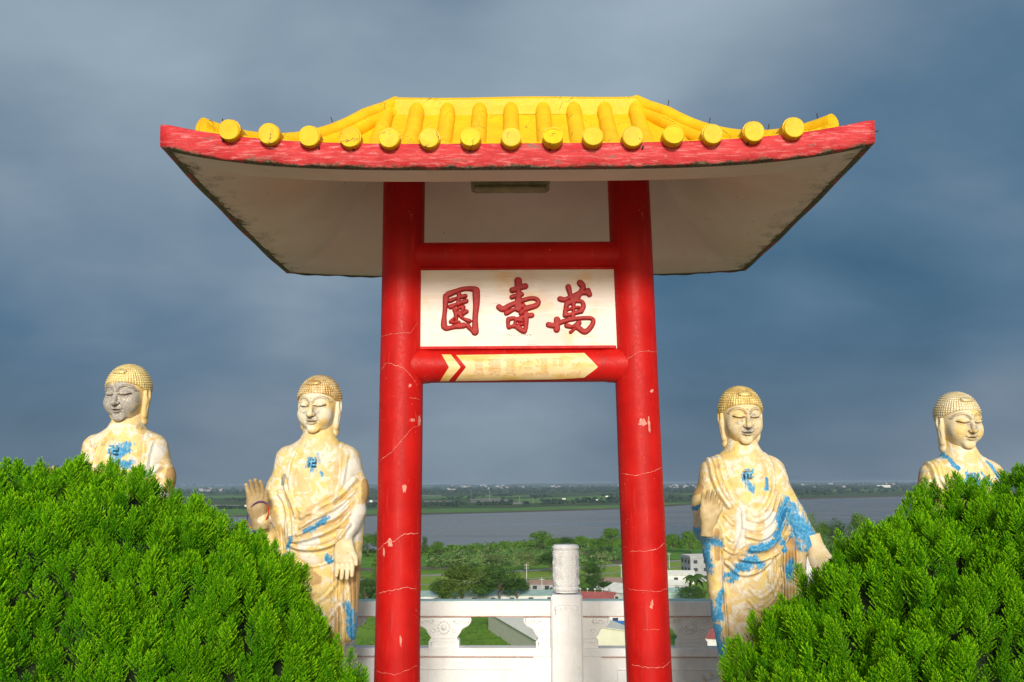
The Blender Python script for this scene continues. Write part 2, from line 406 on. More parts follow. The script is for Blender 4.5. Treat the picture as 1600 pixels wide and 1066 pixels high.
    hl = np.interp(ax[1], [-.25, -.17, -.10, -.02, .05, .10, .20, .3], [.118, .108, .080, .030, .012, -.06, -.17, -.18]).astype(np.float32)[None, :, None]
    hl = hl - 0.012 * np.clip(1 - np.abs(X) / .05, 0, 1) * 0
    g = smax(g, hl - Z + 0 * X, .012)
    inner = s_ell(X, Y, Z, (0, .02, .05), (.165, .19, .19))
    g = smax(g, -inner, .004)
    hair = nets(g.astype(np.float32), ax, h, 'statue_hair')
    j = s_ell(X, Y, Z, (0, -.128, .208), (.052, .030, .021))
    return head, hair

def hand_mesh(name, curl=0.25, thumb=0.5):
    """fingers along +z, thumb towards +x, palm faces -y"""
    h = 0.0045
    ax, X, Y, Z = sd_grid((-.16, -.14, -.16), (.19, .10, .30), h)
    f = s_ell(X, Y, Z, (0, .004, .075), (.092, .034, .098))
    f = smin(f, s_cap(X, Y, Z, (-.05, 0, .10), (.052, 0, .105), .027, .029, (1, .9, 1)), .03)
    f = smin(f, s_cap(X, Y, Z, (0, .008, .02), (0, .03, -.155), .062, .074, (1, .82, 1)), .05)
    f = smin(f, s_ell(X, Y, Z, (.052, -.018, .045), (.034, .026, .055)), .02)      # ball of the thumb
    f = smin(f, s_ell(X, Y, Z, (-.054, -.014, .045), (.026, .022, .055)), .02)
    f = smin(f, s_cap(X, Y, Z, (-.062, -.014, .122), (.064, -.014, .130), .016, .016), .012)
    for k, (x0, L, sp) in enumerate(((-.064, .122, -.06), (-.022, .152, -.02), (.021, .160, .02), (.063, .142, .05))):
        c = curl * (1.0 + 0.18 * k)
        p0 = np.array((x0, -.002, .125)); p = [p0]; ang = c * .25
        for fr, da in ((.42, c * .5), (.32, c * .6), (.26, 0)):
            p.append(p[-1] + L * fr * np.array((math.sin(sp) * math.cos(ang), -math.sin(ang), math.cos(ang)))); ang += da
        rr = (.0225, .0208, .0190, .0165)
        fg = s_cap(X, Y, Z, p[0], p[1], rr[0], rr[1]); fg = smin(fg, s_cap(X, Y, Z, p[1], p[2], rr[1], rr[2]), .004); fg = smin(fg, s_cap(X, Y, Z, p[2], p[3], rr[2], rr[3]), .004)
        f = smin(f, fg, .0035)
    tb = s_cap(X, Y, Z, (.060, -.012, .04), (.098, -.026, .100), .030, .026)
    tb = smin(tb, s_cap(X, Y, Z, (.098, -.026, .100), (.103 + .02 * thumb, -.034, .158), .024, .018), .006)
    f = smin(f, tb, .010)
    return nets(f.astype(np.float32), ax, h, name)[0]

HEAD, HAIR = head_meshes()
def blob(V, caps, K=None):
    out = np.full(len(V), -1.0, np.float32)
    for (a, b, r) in caps:
        a = np.array(a, float); b = np.array(b, float); d = b - a; L = d @ d + 1e-9
        P = V[:, [0, 2]] - a; t = np.clip(P @ d / L, 0, 1); out = np.maximum(out, 1 - np.hypot(*(P - t[:, None] * d).T) / r)
    return out
def px_caps(lst, px0, py0, yaw):
    K = .006; g = lambda x, y: ((x - px0) * K / math.cos(yaw) - .25 * math.tan(yaw), (py0 - y) * K)
    return [(g(x0, y0), g(x1, y1), r * K) for x0, y0, x1, y1, r in lst]

def m_statue(name, seed, hair_gold=0.5, gold=0.0, grey=0.0):
    """weathered layers of paint: cream over old yellow and gold, chips to white plaster, blue undercoat"""
    m, nt, p = mat(name); co = nt.map(nt.coord('Object'), (seed * 3.7, seed * 1.3, seed * 2.1))
    big = nt.noise(co, 4.0, 5, .6, .4); mid = nt.noise(co, 11, 6, .65, .6); fine = nt.noise(co, 42, 5, .7)
    tall = nt.noise(nt.map(co, scale=(22, 22, 2.6)), 1.0, 4, .6)
    cream, yellow, white, amber, brown = (.72, .54, .27), (.77, .58, .20), (.80, .73, .58), (.62, .40, .16), (.40, .24, .09)
    c = nt.mix(nt.ramp(big, .40, .60), cream, yellow)
    c = nt.mix(nt.ramp(mid, .47, .58), c, white)
    c = nt.mix(nt.math('MULTIPLY', nt.ramp(nt.math('ADD', tall, nt.math('MULTIPLY', mid, .5)), .87, 1.0), .65), c, amber)
    c = nt.mix(nt.math('MULTIPLY', nt.ramp(nt.math('ADD', nt.noise(nt.map(co, (5, 5, 5)), 6, 6, .7), gold), .58, .68), .7), c, brown)
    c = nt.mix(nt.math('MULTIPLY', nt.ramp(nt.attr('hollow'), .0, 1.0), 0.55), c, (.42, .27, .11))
    c = nt.mix(nt.ramp(nt.math('ADD', nt.attr('goldm'), nt.math('MULTIPLY', nt.math('SUBTRACT', mid, .5), 1.4)), .18, .42), c, (.50, .31, .12))
    c = nt.mix(nt.ramp(nt.math('ADD', nt.attr('whitem'), nt.math('MULTIPLY', nt.math('SUBTRACT', mid, .5), 1.6)), .18, .42), c, (.72, .68, .60))
    gm = nt.ramp(nt.math('ADD', nt.attr('greym'), nt.math('MULTIPLY', nt.math('SUBTRACT', nt.noise(co, 24, 6, .7), .5), 2.2)), .15, .50)
    c = nt.mix(gm, c, nt.mix(fine, (.24, .22, .185), (.38, .36, .31)))
    st = nt.noise(nt.map(co, rot=(0, R(35), 0), scale=(60, 30, 12)), 1.0, 4, .7)
    bn = nt.math('ADD', nt.math('MULTIPLY', nt.math('SUBTRACT', mid, .5), 2.6), nt.math('MULTIPLY', nt.math('SUBTRACT', st, .5), 2.0))
    bm = nt.ramp(nt.math('ADD', nt.attr(name + '_blue'), bn), .06, .62)
    c = nt.mix(bm, c, nt.mix(nt.ramp(fine, .42, .66), (.025, .23, .46), (.13, .42, .62)))
    c = nt.mix(nt.ramp(nt.noise(co, 130, 3, .6), .66, .72), c, (.16, .12, .08))
    c = nt.mix(nt.math('MULTIPLY', nt.ramp(nt.voro(co, 34, 'DISTANCE_TO_EDGE').outputs['Distance'], .03, .0), nt.ramp(big, .55, .7)), c, (.30, .2, .1))
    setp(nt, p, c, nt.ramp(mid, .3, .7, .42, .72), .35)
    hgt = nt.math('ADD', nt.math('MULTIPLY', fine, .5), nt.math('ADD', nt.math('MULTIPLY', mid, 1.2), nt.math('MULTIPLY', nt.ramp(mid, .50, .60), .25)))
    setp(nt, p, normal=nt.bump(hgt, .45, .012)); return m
def m_hand(name, seed, col, col2):
    m, nt, p = mat(name); co = nt.map(nt.coord('Object'), (seed, seed * 2, seed)); n = nt.noise(co, 9, 5, .6); f = nt.noise(co, 50, 4, .6)
    c = nt.mix(nt.ramp(n, .40, .60), col, col2); c = nt.mix(nt.ramp(f, .62, .72), c, (.30, .20, .10))
    setp(nt, p, c, .55, .4, normal=nt.bump(nt.math('ADD', n, f), .25, .008)); return m
def m_hair(name, seed, col, col2):
    m, nt, p = mat(name); co = nt.map(nt.coord('Object'), (seed, seed * 2, seed)); n = nt.noise(co, 12, 6, .65)
    c = nt.mix(nt.ramp(n, .42, .58), col, col2); c = nt.mix(nt.ramp(nt.noise(co, 60, 4, .6), .62, .7), c, (.20, .15, .08))
    setp(nt, p, c, .38, .5, .25, normal=nt.bump(n, .3, .01)); return m

M_EMBLEM, nt_, p_ = mat('emblem_blue_paint'); _c = nt_.coord('Object')
setp(nt_, p_, nt_.mix(nt_.ramp(nt_.noise(_c, 30, 4), .4, .65), (.03, .27, .50), (.16, .45, .62)), .55)

def emblem(parent, z, y, x=0.0, s=0.016, lean=0.0, tilt=-.10):
    """raised manji: a cross whose arms turn at right angles"""
    g = ["X X X"[0:0]]
    cells = [(0, 0, 0.9, 5), ]
    u = s; b = MB(); t = 0.014
    def bar(x0, z0, x1, z1): b.box(((x0 + x1) / 2 * u, 0, (z0 + z1) / 2 * u), (abs(x1 - x0) * u, t + bar.e, abs(z1 - z0) * u), bev=.003); bar.e += .0012
    bar.e = 0.0
    bar(-.5, -2.5, .5, 2.5)                # upright
    bar(-2.5, -.5, 2.5, .5)                # crossbar
    bar(-2.5, 1.5, -.5, 2.5)               # top arm turns left
    bar(.5, -2.5, 2.5, -1.5)               # bottom arm turns right
    bar(-2.5, -2.5, -1.5, -.5)             # left arm turns down
    bar(1.5, .5, 2.5, 2.5)                 # right arm turns up
    o = b.build('chest_emblem', M_EMBLEM, parent, loc=(x, y, z), rot=(tilt, lean, 0)); return o

M_STONE_PLINTH = mat_simple('plinth_plaster', (.62, .57, .47), .8, .25, 5, .3, 50)
def plinth_mesh():
    b = MB(); b.box((0, 0, .17), (1.05, 1.05, .34), bev=.02); b.box((0, 0, .37), (.92, .92, .06), bev=.01)
    b.lathe((0, 0, .40), [(.40, 0), (.43, .03), (.40, .07), (.30, .12), (.31, .16), (.36, .20), (.40, .27), (.42, .34), (.40, .38), (.30, .395)], 40)
    for k in range(16):                    # lotus petals round the drum
        a = 2 * math.pi * k / 16; ca, sa = math.cos(a), math.sin(a)
        V = []; F = []
        for i in range(6):
            v = i / 5; wd = .085 * math.sin(math.pi * min(1, .25 + v * .72)) + .004; rr = .335 + .10 * v ** 1.5
            for j in (-1, -.5, 0, .5, 1):
                out = rr + .02 * (1 - j * j); V.append((ca * out - sa * wd * j, sa * out + ca * wd * j, .54 + .27 * v))
        for i in range(5):
            for j in range(4): F.append((i * 5 + j, i * 5 + j + 1, i * 5 + j + 6, i * 5 + j + 5))
        b.add(V, F, True)
    return b.mesh('statue_plinth')
PLINTH = None

ARMS_COMMON = [((-.27, .02, 1.86), (-.345, .02, 1.56), .115, .115, (1, 1.1, 1), .08), ((.27, .02, 1.86), (.345, .02, 1.56), .115, .115, (1, 1.1, 1), .08)]
# ---- type A: right hand raised out to the side, left hand pointing down along the robe
YAW_A = R(-12); AX, AY = 500, 1024
A_NECK = [(474, 690), (464, 720), (459, 752), (464, 775), (480, 790), (500, 793), (518, 784), (527, 760), (529, 725), (527, 690), (520, 670), (480, 670)]
A_FOLDS = [([(540, 705), (536, 740), (532, 762)], .012, .012), ([(552, 745), (530, 770), (500, 788), (478, 800)], .017, .024), ([(552, 762), (530, 784), (505, 798), (478, 815)], .015, .022),
  ([(549, 778), (528, 800), (500, 812), (474, 826)], .016, .022), ([(547, 795), (532, 812), (510, 824), (485, 832), (462, 836)], .018, .028), ([(548, 812), (530, 836), (505, 846), (478, 846), (458, 840)], .015, .026),
  ([(446, 742), (452, 762), (462, 780), (470, 800)], .014, .020), ([(440, 765), (450, 782), (458, 806), (460, 830)], .014, .018), ([(434, 790), (440, 815), (444, 850), (446, 890)], .014, .018),
  ([(454, 800), (456, 840), (462, 900), (466, 960)], .014, .014), ([(536, 850), (538, 900), (536, 960), (538, 1010)], .012, .016), ([(470, 862), (490, 872), (515, 868), (532, 856)], .010, .009),
  ([(470, 905), (492, 925), (515, 915), (530, 895)], .014, .010), ([(474, 940), (495, 962), (518, 950), (532, 930)], .014, .010)]
A_DRAPES = [(.17, .40, .15, 1.15, .055, .020), (-.40, -.18, .05, 1.05, .06, .018)]
A_POSE = ARMS_COMMON + [((-.345, .02, 1.60), (-.40, -.06, 1.30), .115, .11, (1, 1, 1), .06), ((-.38, -.06, 1.30), (-.425, -.27, 1.33), .105, .085, (1, 1, 1), .05),
  ((-.40, -.07, 1.28), (-.36, -.04, .72), .085, .06, (1, 1.5, 1), .05), ((-.36, -.04, .72), (-.31, 0, .12), .06, .05, (1, 1.5, 1), .05),
  ((.345, .02, 1.60), (.355, -.09, 1.38), .115, .105, (1, 1, 1), .06), ((.355, -.09, 1.38), (.305, -.20, 1.17), .105, .072, (1, 1, 1), .04),
  ((.34, .0, 1.3), (.31, .0, .3), .10, .07, (1, 1.4, 1), .06), ((.40, .03, 1.52), (.43, .03, 1.42), .045, .02, (1, 1.5, 1), .03)]
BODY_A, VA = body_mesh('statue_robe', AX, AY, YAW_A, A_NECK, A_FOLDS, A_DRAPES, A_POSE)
# ---- type B: right hand raised before the shoulder, left arm held away from the side
YAW_B = R(14); BX, BY = 1155, 1042
B_NECK = [(1127, 700), (1129, 735), (1138, 765), (1152, 786), (1168, 790), (1184, 778), (1193, 755), (1192, 725), (1184, 700), (1178, 682), (1135, 682)]
B_FOLDS = [([(1112, 705), (1114, 738), (1122, 765), (1134, 786)], .014, .018), ([(1198, 705), (1204, 740), (1200, 768), (1186, 790)], .012, .012),
  ([(1158, 803), (1176, 806), (1192, 795), (1205, 768)], .016, .016), ([(1152, 816), (1175, 819), (1198, 803), (1212, 772)], .013, .013), ([(1154, 828), (1178, 832), (1202, 815), (1218, 782)], .015, .022),
  ([(1160, 848), (1184, 846), (1206, 828), (1222, 792)], .022, .034), ([(1146, 862), (1172, 864), (1204, 852), (1226, 828)], .015, .026), ([(1128, 800), (1138, 812), (1146, 806)], .010, .012),
  ([(1126, 826), (1136, 836), (1148, 828)], .010, .012), ([(1126, 848), (1138, 854), (1150, 842)], .010, .012), ([(1152, 792), (1150, 820), (1140, 848), (1130, 872)], .011, .014),
  ([(1120, 836), (1121, 900), (1124, 960), (1128, 1020)], .010, .026), ([(1128, 868), (1145, 884), (1170, 880), (1192, 862)], .014, .018),
  ([(1158, 905), (1172, 918), (1192, 905), (1206, 880)], .014, .009), ([(1156, 922), (1172, 936), (1194, 920), (1208, 895)], .012, .014), ([(1156, 940), (1174, 954), (1196, 936)], .015, .008)]
B_DRAPES = [(.13, .45, .2, 1.20, .05, .020)]
B_POSE = ARMS_COMMON + [((-.345, .02, 1.60), (-.37, -.04, 1.34), .115, .11, (1, 1, 1), .06), ((-.37, -.04, 1.32), (-.38, -.25, 1.335), .105, .095, (1, 1, 1), .05),
  ((-.345, -.16, 1.26), (-.32, -.15, .80), .095, .075, (1, 1.3, 1), .04), ((-.32, -.15, .80), (-.27, -.12, .22), .075, .05, (1, 1.2, 1), .03),
  ((.345, .02, 1.60), (.42, -.03, 1.46), .12, .115, (1, 1, 1), .06), ((.42, -.03, 1.46), (.565, -.10, 1.19), .115, .082, (1, 1, 1), .04),
  ((.37, .0, 1.35), (.33, .02, .35), .085, .06, (1, 1.4, 1), .06), ((.47, -.03, 1.24), (.43, 0, .55), .075, .05, (1, 1.5, 1), .06)]
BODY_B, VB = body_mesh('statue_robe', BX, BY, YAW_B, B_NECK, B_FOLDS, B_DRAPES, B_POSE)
HAND_UP = hand_mesh('statue_hand', .30, .2); HAND_DOWN = hand_mesh('statue_hand', .38, .1)

# where the paint layers lie (photograph pixels of each statue, kept on the robe itself)
caps2 = dict(blue=[(486, 820, 512, 808, 6), (510, 806, 516, 802, 6), (464, 832, 458, 846, 5), (452, 858, 458, 862, 6), (517, 858, 519, 864, 6), (545, 930, 552, 960, 9), (548, 965, 556, 985, 9), (492, 720, 492, 722, 14), (505, 735, 506, 738, 5)],
  whitem=[(548, 720, 540, 750, 14), (560, 790, 552, 830, 14), (480, 840, 500, 835, 10), (520, 800, 540, 780, 9)], greym=[(447, 740, 446, 750, 5)], goldm=[(566, 750, 570, 800, 9), (490, 880, 500, 890, 14), (555, 880, 560, 1000, 12)])
caps3 = dict(blue=[(1208, 805, 1222, 775, 9), (1205, 830, 1216, 800, 11), (1160, 848, 1186, 842, 8), (1186, 842, 1205, 832, 7), (1228, 798, 1268, 858, 26), (1213, 835, 1215, 850, 6), (1218, 790, 1232, 800, 12), (1140, 878, 1165, 862, 10), (1125, 888, 1140, 884, 7), (1165, 862, 1176, 872, 8),
  (1130, 895, 1138, 890, 6), (1085, 790, 1098, 783, 5), (1088, 820, 1100, 845, 7), (1096, 850, 1102, 880, 8), (1115, 910, 1112, 945, 8), (1103, 925, 1106, 950, 6), (1110, 960, 1116, 1000, 10), (1095, 832, 1118, 838, 9), (1160, 742, 1168, 760, 8), (1190, 760, 1192, 745, 4), (1224, 870, 1222, 890, 9), (1095, 744, 1096, 744, 4)],
  whitem=[(1150, 790, 1145, 840, 10), (1195, 800, 1185, 835, 12), (1228, 790, 1240, 800, 9)], greym=[], goldm=[(1090, 720, 1092, 760, 14), (1228, 840, 1222, 880, 12), (1090, 850, 1104, 990, 9), (1110, 820, 1112, 860, 6)])
caps1 = dict(blue=[(496, 724, 506, 712, 14), (492, 735, 510, 742, 10), (536, 757, 537, 757, 5), (545, 780, 548, 786, 10)], greym=[(528, 724, 534, 730, 9), (552, 742, 556, 752, 8)])
caps4 = dict(blue=[(1136, 700, 1146, 722, 5), (1194, 714, 1212, 746, 5), (1180, 730, 1194, 748, 4), (1160, 738, 1172, 750, 11), (1148, 740, 1156, 760, 4)])
attr_set(BODY_A, 'paint_b_blue', blob(VA, px_caps(caps2['blue'], AX, AY, YAW_A))); attr_set(BODY_A, 'paint_a_blue', blob(VA, px_caps(caps1['blue'], AX, AY, YAW_A)))
attr_set(BODY_B, 'paint_c_blue', blob(VB, px_caps(caps3['blue'], BX, BY, YAW_B))); attr_set(BODY_B, 'paint_d_blue', blob(VB, px_caps(caps4['blue'], BX, BY, YAW_B)))
for me, V, cp, (px, py, yw) in ((BODY_A, VA, caps2, (AX, AY, YAW_A)), (BODY_B, VB, caps3, (BX, BY, YAW_B))):
    for k in ('whitem', 'greym', 'goldm'):
        attr_set(me, k, blob(V, px_caps(cp[k], px, py, yw)) if cp[k] else np.full(len(V), -1.0))
HV = HEAD[1]
attr_set(HEAD[0], 'greym', 1.15 - np.sqrt((HV[:, 0] / .16) ** 2 + ((HV[:, 1] + .17) / .15) ** 2 + ((HV[:, 2] + .07) / .20) ** 2))
for k in ('whitem', 'goldm', 'hollow'): attr_set(HEAD[0], k, np.full(len(HV), -1.0 if k != 'hollow' else 0.0))

def m_face(name, seed, greyness, tint):
    m, nt, p = mat(name); co = nt.map(nt.coord('Object'), (seed * 2.7, seed, seed * 1.9))
    n = nt.noise(co, 14, 6, .7, .5); fine = nt.noise(co, 70, 5, .7)
    c = nt.mix(nt.ramp(nt.noise(co, 7, 4), .46, .64), tint, (.74, .54, .20))
    g = nt.ramp(nt.math('ADD', nt.math('ADD', nt.attr('greym'), greyness), nt.math('MULTIPLY', nt.math('SUBTRACT', n, .5), 2.6)), .05, .55)
    c = nt.mix(g, c, nt.mix(nt.ramp(fine, .35, .65), (.27, .25, .22), (.46, .43, .38)))
    c = nt.mix(nt.ramp(nt.noise(co, 33, 4, .6), .60, .68), c, (.70, .62, .46))
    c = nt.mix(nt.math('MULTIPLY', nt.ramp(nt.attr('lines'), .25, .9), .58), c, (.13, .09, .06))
    setp(nt, p, c, .6, .3, normal=nt.bump(nt.math('ADD', n, fine), .22, .006)); return m

def statue(label, loc, body, body_mat, face_mat, hair_mat, kind, hand_mat, turn=0.0, scale=1.0, hand2=None):
    root = empty('buddha_statue', loc); root.scale = (scale,) * 3; tag(root, label, 'statue')
    def part(n, me, m, l, r=(0, 0, 0), s=(1, 1, 1)):
        o = bpy.data.objects.new(n, me); COL.objects.link(o); o.parent = root; o.location = l; o.rotation_euler = r; o.scale = s
        if len(me.materials) == 0: me.materials.append(m)
        o.material_slots[0].link = 'OBJECT'; o.material_slots[0].material = m; return o
    part('robe', body, body_mat, (0, 0, 0))
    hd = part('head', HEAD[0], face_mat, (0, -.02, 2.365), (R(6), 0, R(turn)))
    hr = part('hair', HAIR[0], hair_mat, (0, 0, 0)); hr.parent = hd
    b = MB(); b.lathe((0, 0, 0), [(.004, -.021), (.030, -.017), (.047, -.008), (.052, 0), (.047, .009), (.030, .017), (.004, .021)], 20)
    jw = b.build('hair_jewel', hair_mat, hd, loc=(0, -.122, .205), rot=(R(24), 0, 0), scale=(1.35, .80, 1.15))
    if kind == 'A':
        part('hand', HAND_UP, hand_mat, (-.455, -.315, 1.40), (R(4), R(-6), R(-6)))
        part('hand', HAND_DOWN, hand2 or hand_mat, (.305, -.225, 1.08), (R(4), R(176), R(0)), (-1, 1, 1))
    else:
        part('hand', HAND_UP, hand_mat, (-.400, -.325, 1.430), (R(2), R(2), R(8)), (.92, .92, .92))
        part('hand', HAND_DOWN, hand2 or hand_mat, (.600, -.15, 1.13), (R(4), R(168), R(6)), (-1.05, 1.05, 1.0))
    emblem(root, 1.835, -.262 if kind == 'A' else -.262, 0.0 if kind == 'A' else -.01)
    o = link('plinth', PLINTH_ME, M_STONE_PLINTH, root, loc=(0, 0, -.795))
    return root
PLINTH_ME = plinth_mesh()
# ------------------------------------------------------------------ materials of the gate
def m_red():
    m, nt, p = mat('red_gloss_paint'); co = nt.coord('Object')
    n = nt.noise(co, 3.0, 5, .6); st = nt.noise(nt.map(co, scale=(26, 26, 2.2)), 1.0, 5, .65); f = nt.noise(co, 45, 4, .6)
    c = nt.mix(nt.ramp(n, .35, .65), (.43, .004, .003), (.53, .009, .006))
    c = nt.mix(nt.math('MULTIPLY', nt.ramp(st, .55, .75), .45), c, (.60, .05, .04))
    c = nt.mix(nt.math('MULTIPLY', nt.ramp(nt.noise(nt.map(co, (4, 4, 4)), 5, 6, .75), .66, .74), .55), c, (.72, .22, .18))
    c = nt.mix(nt.ramp(nt.noise(co, 70, 2, .5), .76, .78), c, (.72, .45, .38)); c = nt.mix(nt.math('MULTIPLY', nt.ramp(nt.noise(nt.map(co, (8, 8, 1), scale=(14, 14, 1.1)), 1.0, 6, .7), .52, .68), .5), c, (.30, .012, .012))
    setp(nt, p, c, nt.ramp(f, .3, .7, .44, .60), .20, normal=nt.bump(nt.math('ADD', n, nt.math('MULTIPLY', f, .12)), .16, .02)); return m
M_RED = m_red()
def m_fascia():
    m, nt, p = mat('worn_red_fascia'); co = nt.coord('Object'); uv = nt.coord('UV'); s = nt.n.new('ShaderNodeSeparateXYZ'); nt.l.new(uv, s.inputs[0])
    n = nt.noise(nt.map(co, scale=(2, 2, 5)), 3, 6, .65); st = nt.noise(nt.map(co, scale=(5, 5, 34)), 1.6, 6, .72, .5); f = nt.noise(co, 60, 4, .7)
    c = nt.mix(nt.ramp(n, .35, .65), (.44, .010, .014), (.55, .030, .034))
    c = nt.mix(nt.math('MULTIPLY', nt.ramp(st, .48, .68), .6), c, (.72, .27, .26))
    c = nt.mix(nt.ramp(nt.math('ADD', st, nt.math('MULTIPLY', f, .25)), .78, .86), c, (.76, .60, .55))
    c = nt.mix(nt.math('MULTIPLY', nt.ramp(f, .56, .70), .55), c, (.20, .03, .03))
    gr = nt.noise(nt.map(co, scale=(4, 4, 9)), 1.5, 7, .8)
    bot = nt.ramp(nt.math('ADD', s.outputs[1], nt.math('MULTIPLY', nt.math('SUBTRACT', gr, .5), 1.1)), .11, -.04)
    c = nt.mix(bot, c, nt.mix(nt.ramp(f, .4, .6), (.030, .028, .020), (.14, .12, .06)))
    sp = nt.math('MULTIPLY', nt.ramp(nt.noise(nt.map(co, (2, 5, 1), scale=(3, 3, 12)), 1.6, 4, .6), .62, .70), nt.ramp(f, .42, .55))
    c = nt.mix(nt.math('MULTIPLY', sp, .8), c, (.16, .13, .09))
    setp(nt, p, c, .62, .35, normal=nt.bump(nt.math('ADD', st, f), .35, .01)); return m
M_FASCIA = m_fascia()
def m_soffit():
    m, nt, p = mat('soffit_plaster'); co = nt.coord('Object'); a = nt.attr('edge')     # metres to the nearest eave
    n = nt.noise(co, 1.6, 5, .6); g = nt.noise(nt.map(co, scale=(1, 1, 1)), 7, 7, .75, .4); f = nt.noise(co, 45, 5, .7)
    c = nt.mix(nt.ramp(n, .35, .65), (.76, .60, .48), (.82, .68, .57))
    c = nt.mix(nt.math('MULTIPLY', nt.ramp(nt.math('SUBTRACT', g, nt.math('MULTIPLY', a, .75)), .36, .56), .6), c, (.34, .28, .19))
    c = nt.mix(nt.ramp(nt.math('SUBTRACT', g, nt.math('MULTIPLY', a, 1.9)), .40, .53), c, nt.mix(nt.ramp(f, .4, .6), (.030, .027, .018), (.18, .15, .07)))
    c = nt.mix(nt.math('MULTIPLY', nt.ramp(nt.noise(co, 3.3, 7, .8), .70, .80), .35), c, (.35, .27, .21))
    v = nt.voro(co, 7).outputs['Distance']; c = nt.mix(nt.ramp(v, .045, .03), c, (.10, .07, .05))
    setp(nt, p, c, .85, .2, normal=nt.bump(nt.math('ADD', n, nt.math('MULTIPLY', f, .1)), .12, .02)); return m
M_SOFFIT = m_soffit()
def m_yellow():
    m, nt, p = mat('yellow_roof_paint'); co = nt.coord('Object'); oi = nt.n.new('ShaderNodeObjectInfo').outputs['Random']
    o = nt.vmath('ADD', co, (0, 0, 0)); n = nt.noise(co, 6, 6, .7); f = nt.noise(co, 38, 6, .75); g = nt.noise(nt.map(co, (9, 3, 4)), 11, 7, .8, .8)
    c = nt.mix(nt.ramp(n, .35, .65), (.76, .43, .003), (.83, .53, .007)); c = nt.mix(nt.math('MULTIPLY', oi, .30), c, (.66, .38, .008))
    c = nt.mix(nt.ramp(nt.math('ADD', g, nt.math('MULTIPLY', nt.attr('dirt'), .30)), .64, .70), c, nt.mix(nt.ramp(f, .45, .6), (.07, .045, .012), (.42, .26, .02)))
    cr = nt.voro(nt.vmath('ADD', nt.map(co, scale=(1, 1, 1)), nt.math('MULTIPLY', g, .12)), 5.5, 'DISTANCE_TO_EDGE').outputs['Distance']
    c = nt.mix(nt.math('MULTIPLY', nt.ramp(cr, .014, .004), nt.ramp(n, .50, .60)), c, (.09, .055, .02))
    c = nt.mix(nt.ramp(nt.noise(co, 150, 3, .6), .68, .74), c, (.20, .12, .02))
    setp(nt, p, c, nt.ramp(f, .3, .7, .45, .62), .3, normal=nt.bump(nt.math('ADD', n, nt.math('MULTIPLY', f, .35)), .30, .012)); return m
M_YEL = m_yellow()
M_SIGN, nt, p = mat('sign_plaster'); co = nt.coord('Object')
st = nt.noise(nt.map(co, scale=(2, 2, 16)), 2.2, 6, .65); bg_ = nt.noise(nt.map(co, (3, 0, 5)), 3.2, 4, .55)
c = nt.mix(nt.ramp(bg_, .50, .66), (.74, .66, .60), (.76, .56, .36)); c = nt.mix(nt.math('MULTIPLY', nt.ramp(st, .48, .62), .6), c, (.80, .74, .68))
c = nt.mix(nt.math('MULTIPLY', nt.ramp(nt.noise(co, 2.4, 5), .52, .62), .5), c, (.72, .50, .45)); c = nt.mix(nt.math('MULTIPLY', nt.ramp(nt.noise(nt.map(co, scale=(3, 3, 50)), 2.0, 3), .66, .70), .4), c, (.35, .26, .2))
setp(nt, p, c, .6, .35, normal=nt.bump(st, .2, .006))
M_GLYPH = mat_simple('dark_red_relief_paint', (.33, .018, .016), .55, .18, 25, .10, 40, .25)
M_CREAM, nt, p = mat('cream_arrow_paint'); co = nt.coord('Object')
n = nt.noise(nt.map(co, scale=(1.5, 1, 5)), 4, 5); c = nt.mix(nt.ramp(n, .42, .66), (.80, .62, .33), (.72, .48, .13)); c = nt.mix(nt.ramp(nt.noise(co, 60, 5, .7), .66, .72), c, (.55, .2, .1))
setp(nt, p, c, .5, .4)
M_INK = mat_simple('faded_red_outline', (.40, .07, .045), .7, .3, 30)
M_DARKINK = mat_simple('dark_pencil_mark', (.12, .10, .07), .8, .3, 30)
M_PALE = mat_simple('bare_plaster_crack', (.66, .27, .21), .8, .3, 50)
M_IRON = mat_simple('rusty_wire', (.05, .035, .03), .8, .3, 40)
M_FIX = mat_simple('old_lamp_housing', (.20, .17, .075), .5, .3, 12, .2, 40)

GX, GY = 0.040, 6.55                       # axis of the gate
gate = empty('gate', (GX, GY, 0)); tag(gate, 'red two-column gateway with yellow tiled roof and characters on a white sign board', 'gateway')
E_ = EYE.z
# ---- roof shape (gate coordinates, y = 0 under the ridge, -y towards the viewer)
A_, B_, RL = 2.06, 1.47, 0.93
ZE, HR = E_ + 1.955, 0.885
def rz(x, y):
    tx = max(0.0, (abs(x) - RL) / (A_ - RL)); ty = abs(y) / B_; T = min(1.0, max(tx, ty))
    up = (0.078 - .032 * y / B_) * (abs(x) / A_) ** 4.0 + .02 * (max(0, -y) / B_) ** 4 * (abs(x) / A_) ** 3 + .028 * (max(0, y) / B_) ** 2
    return ZE + HR * (1 - T) ** 2.15 + up
TH = 0.135
ns, nr = 72, 26
def ring_pts(T, n=ns):
    """closed rectangle at level T of the hip roof"""
    hx, hy = RL + T * (A_ - RL), T * B_; P = []
    for i in range(n): P.append((-hx + 2 * hx * i / n, -hy))
    for i in range(n // 2): P.append((hx, -hy + 2 * hy * i / (n // 2)))
    for i in range(n): P.append((hx - 2 * hx * i / n, hy))
    for i in range(n // 2): P.append((-hx, hy - 2 * hy * i / (n // 2)))
    return P
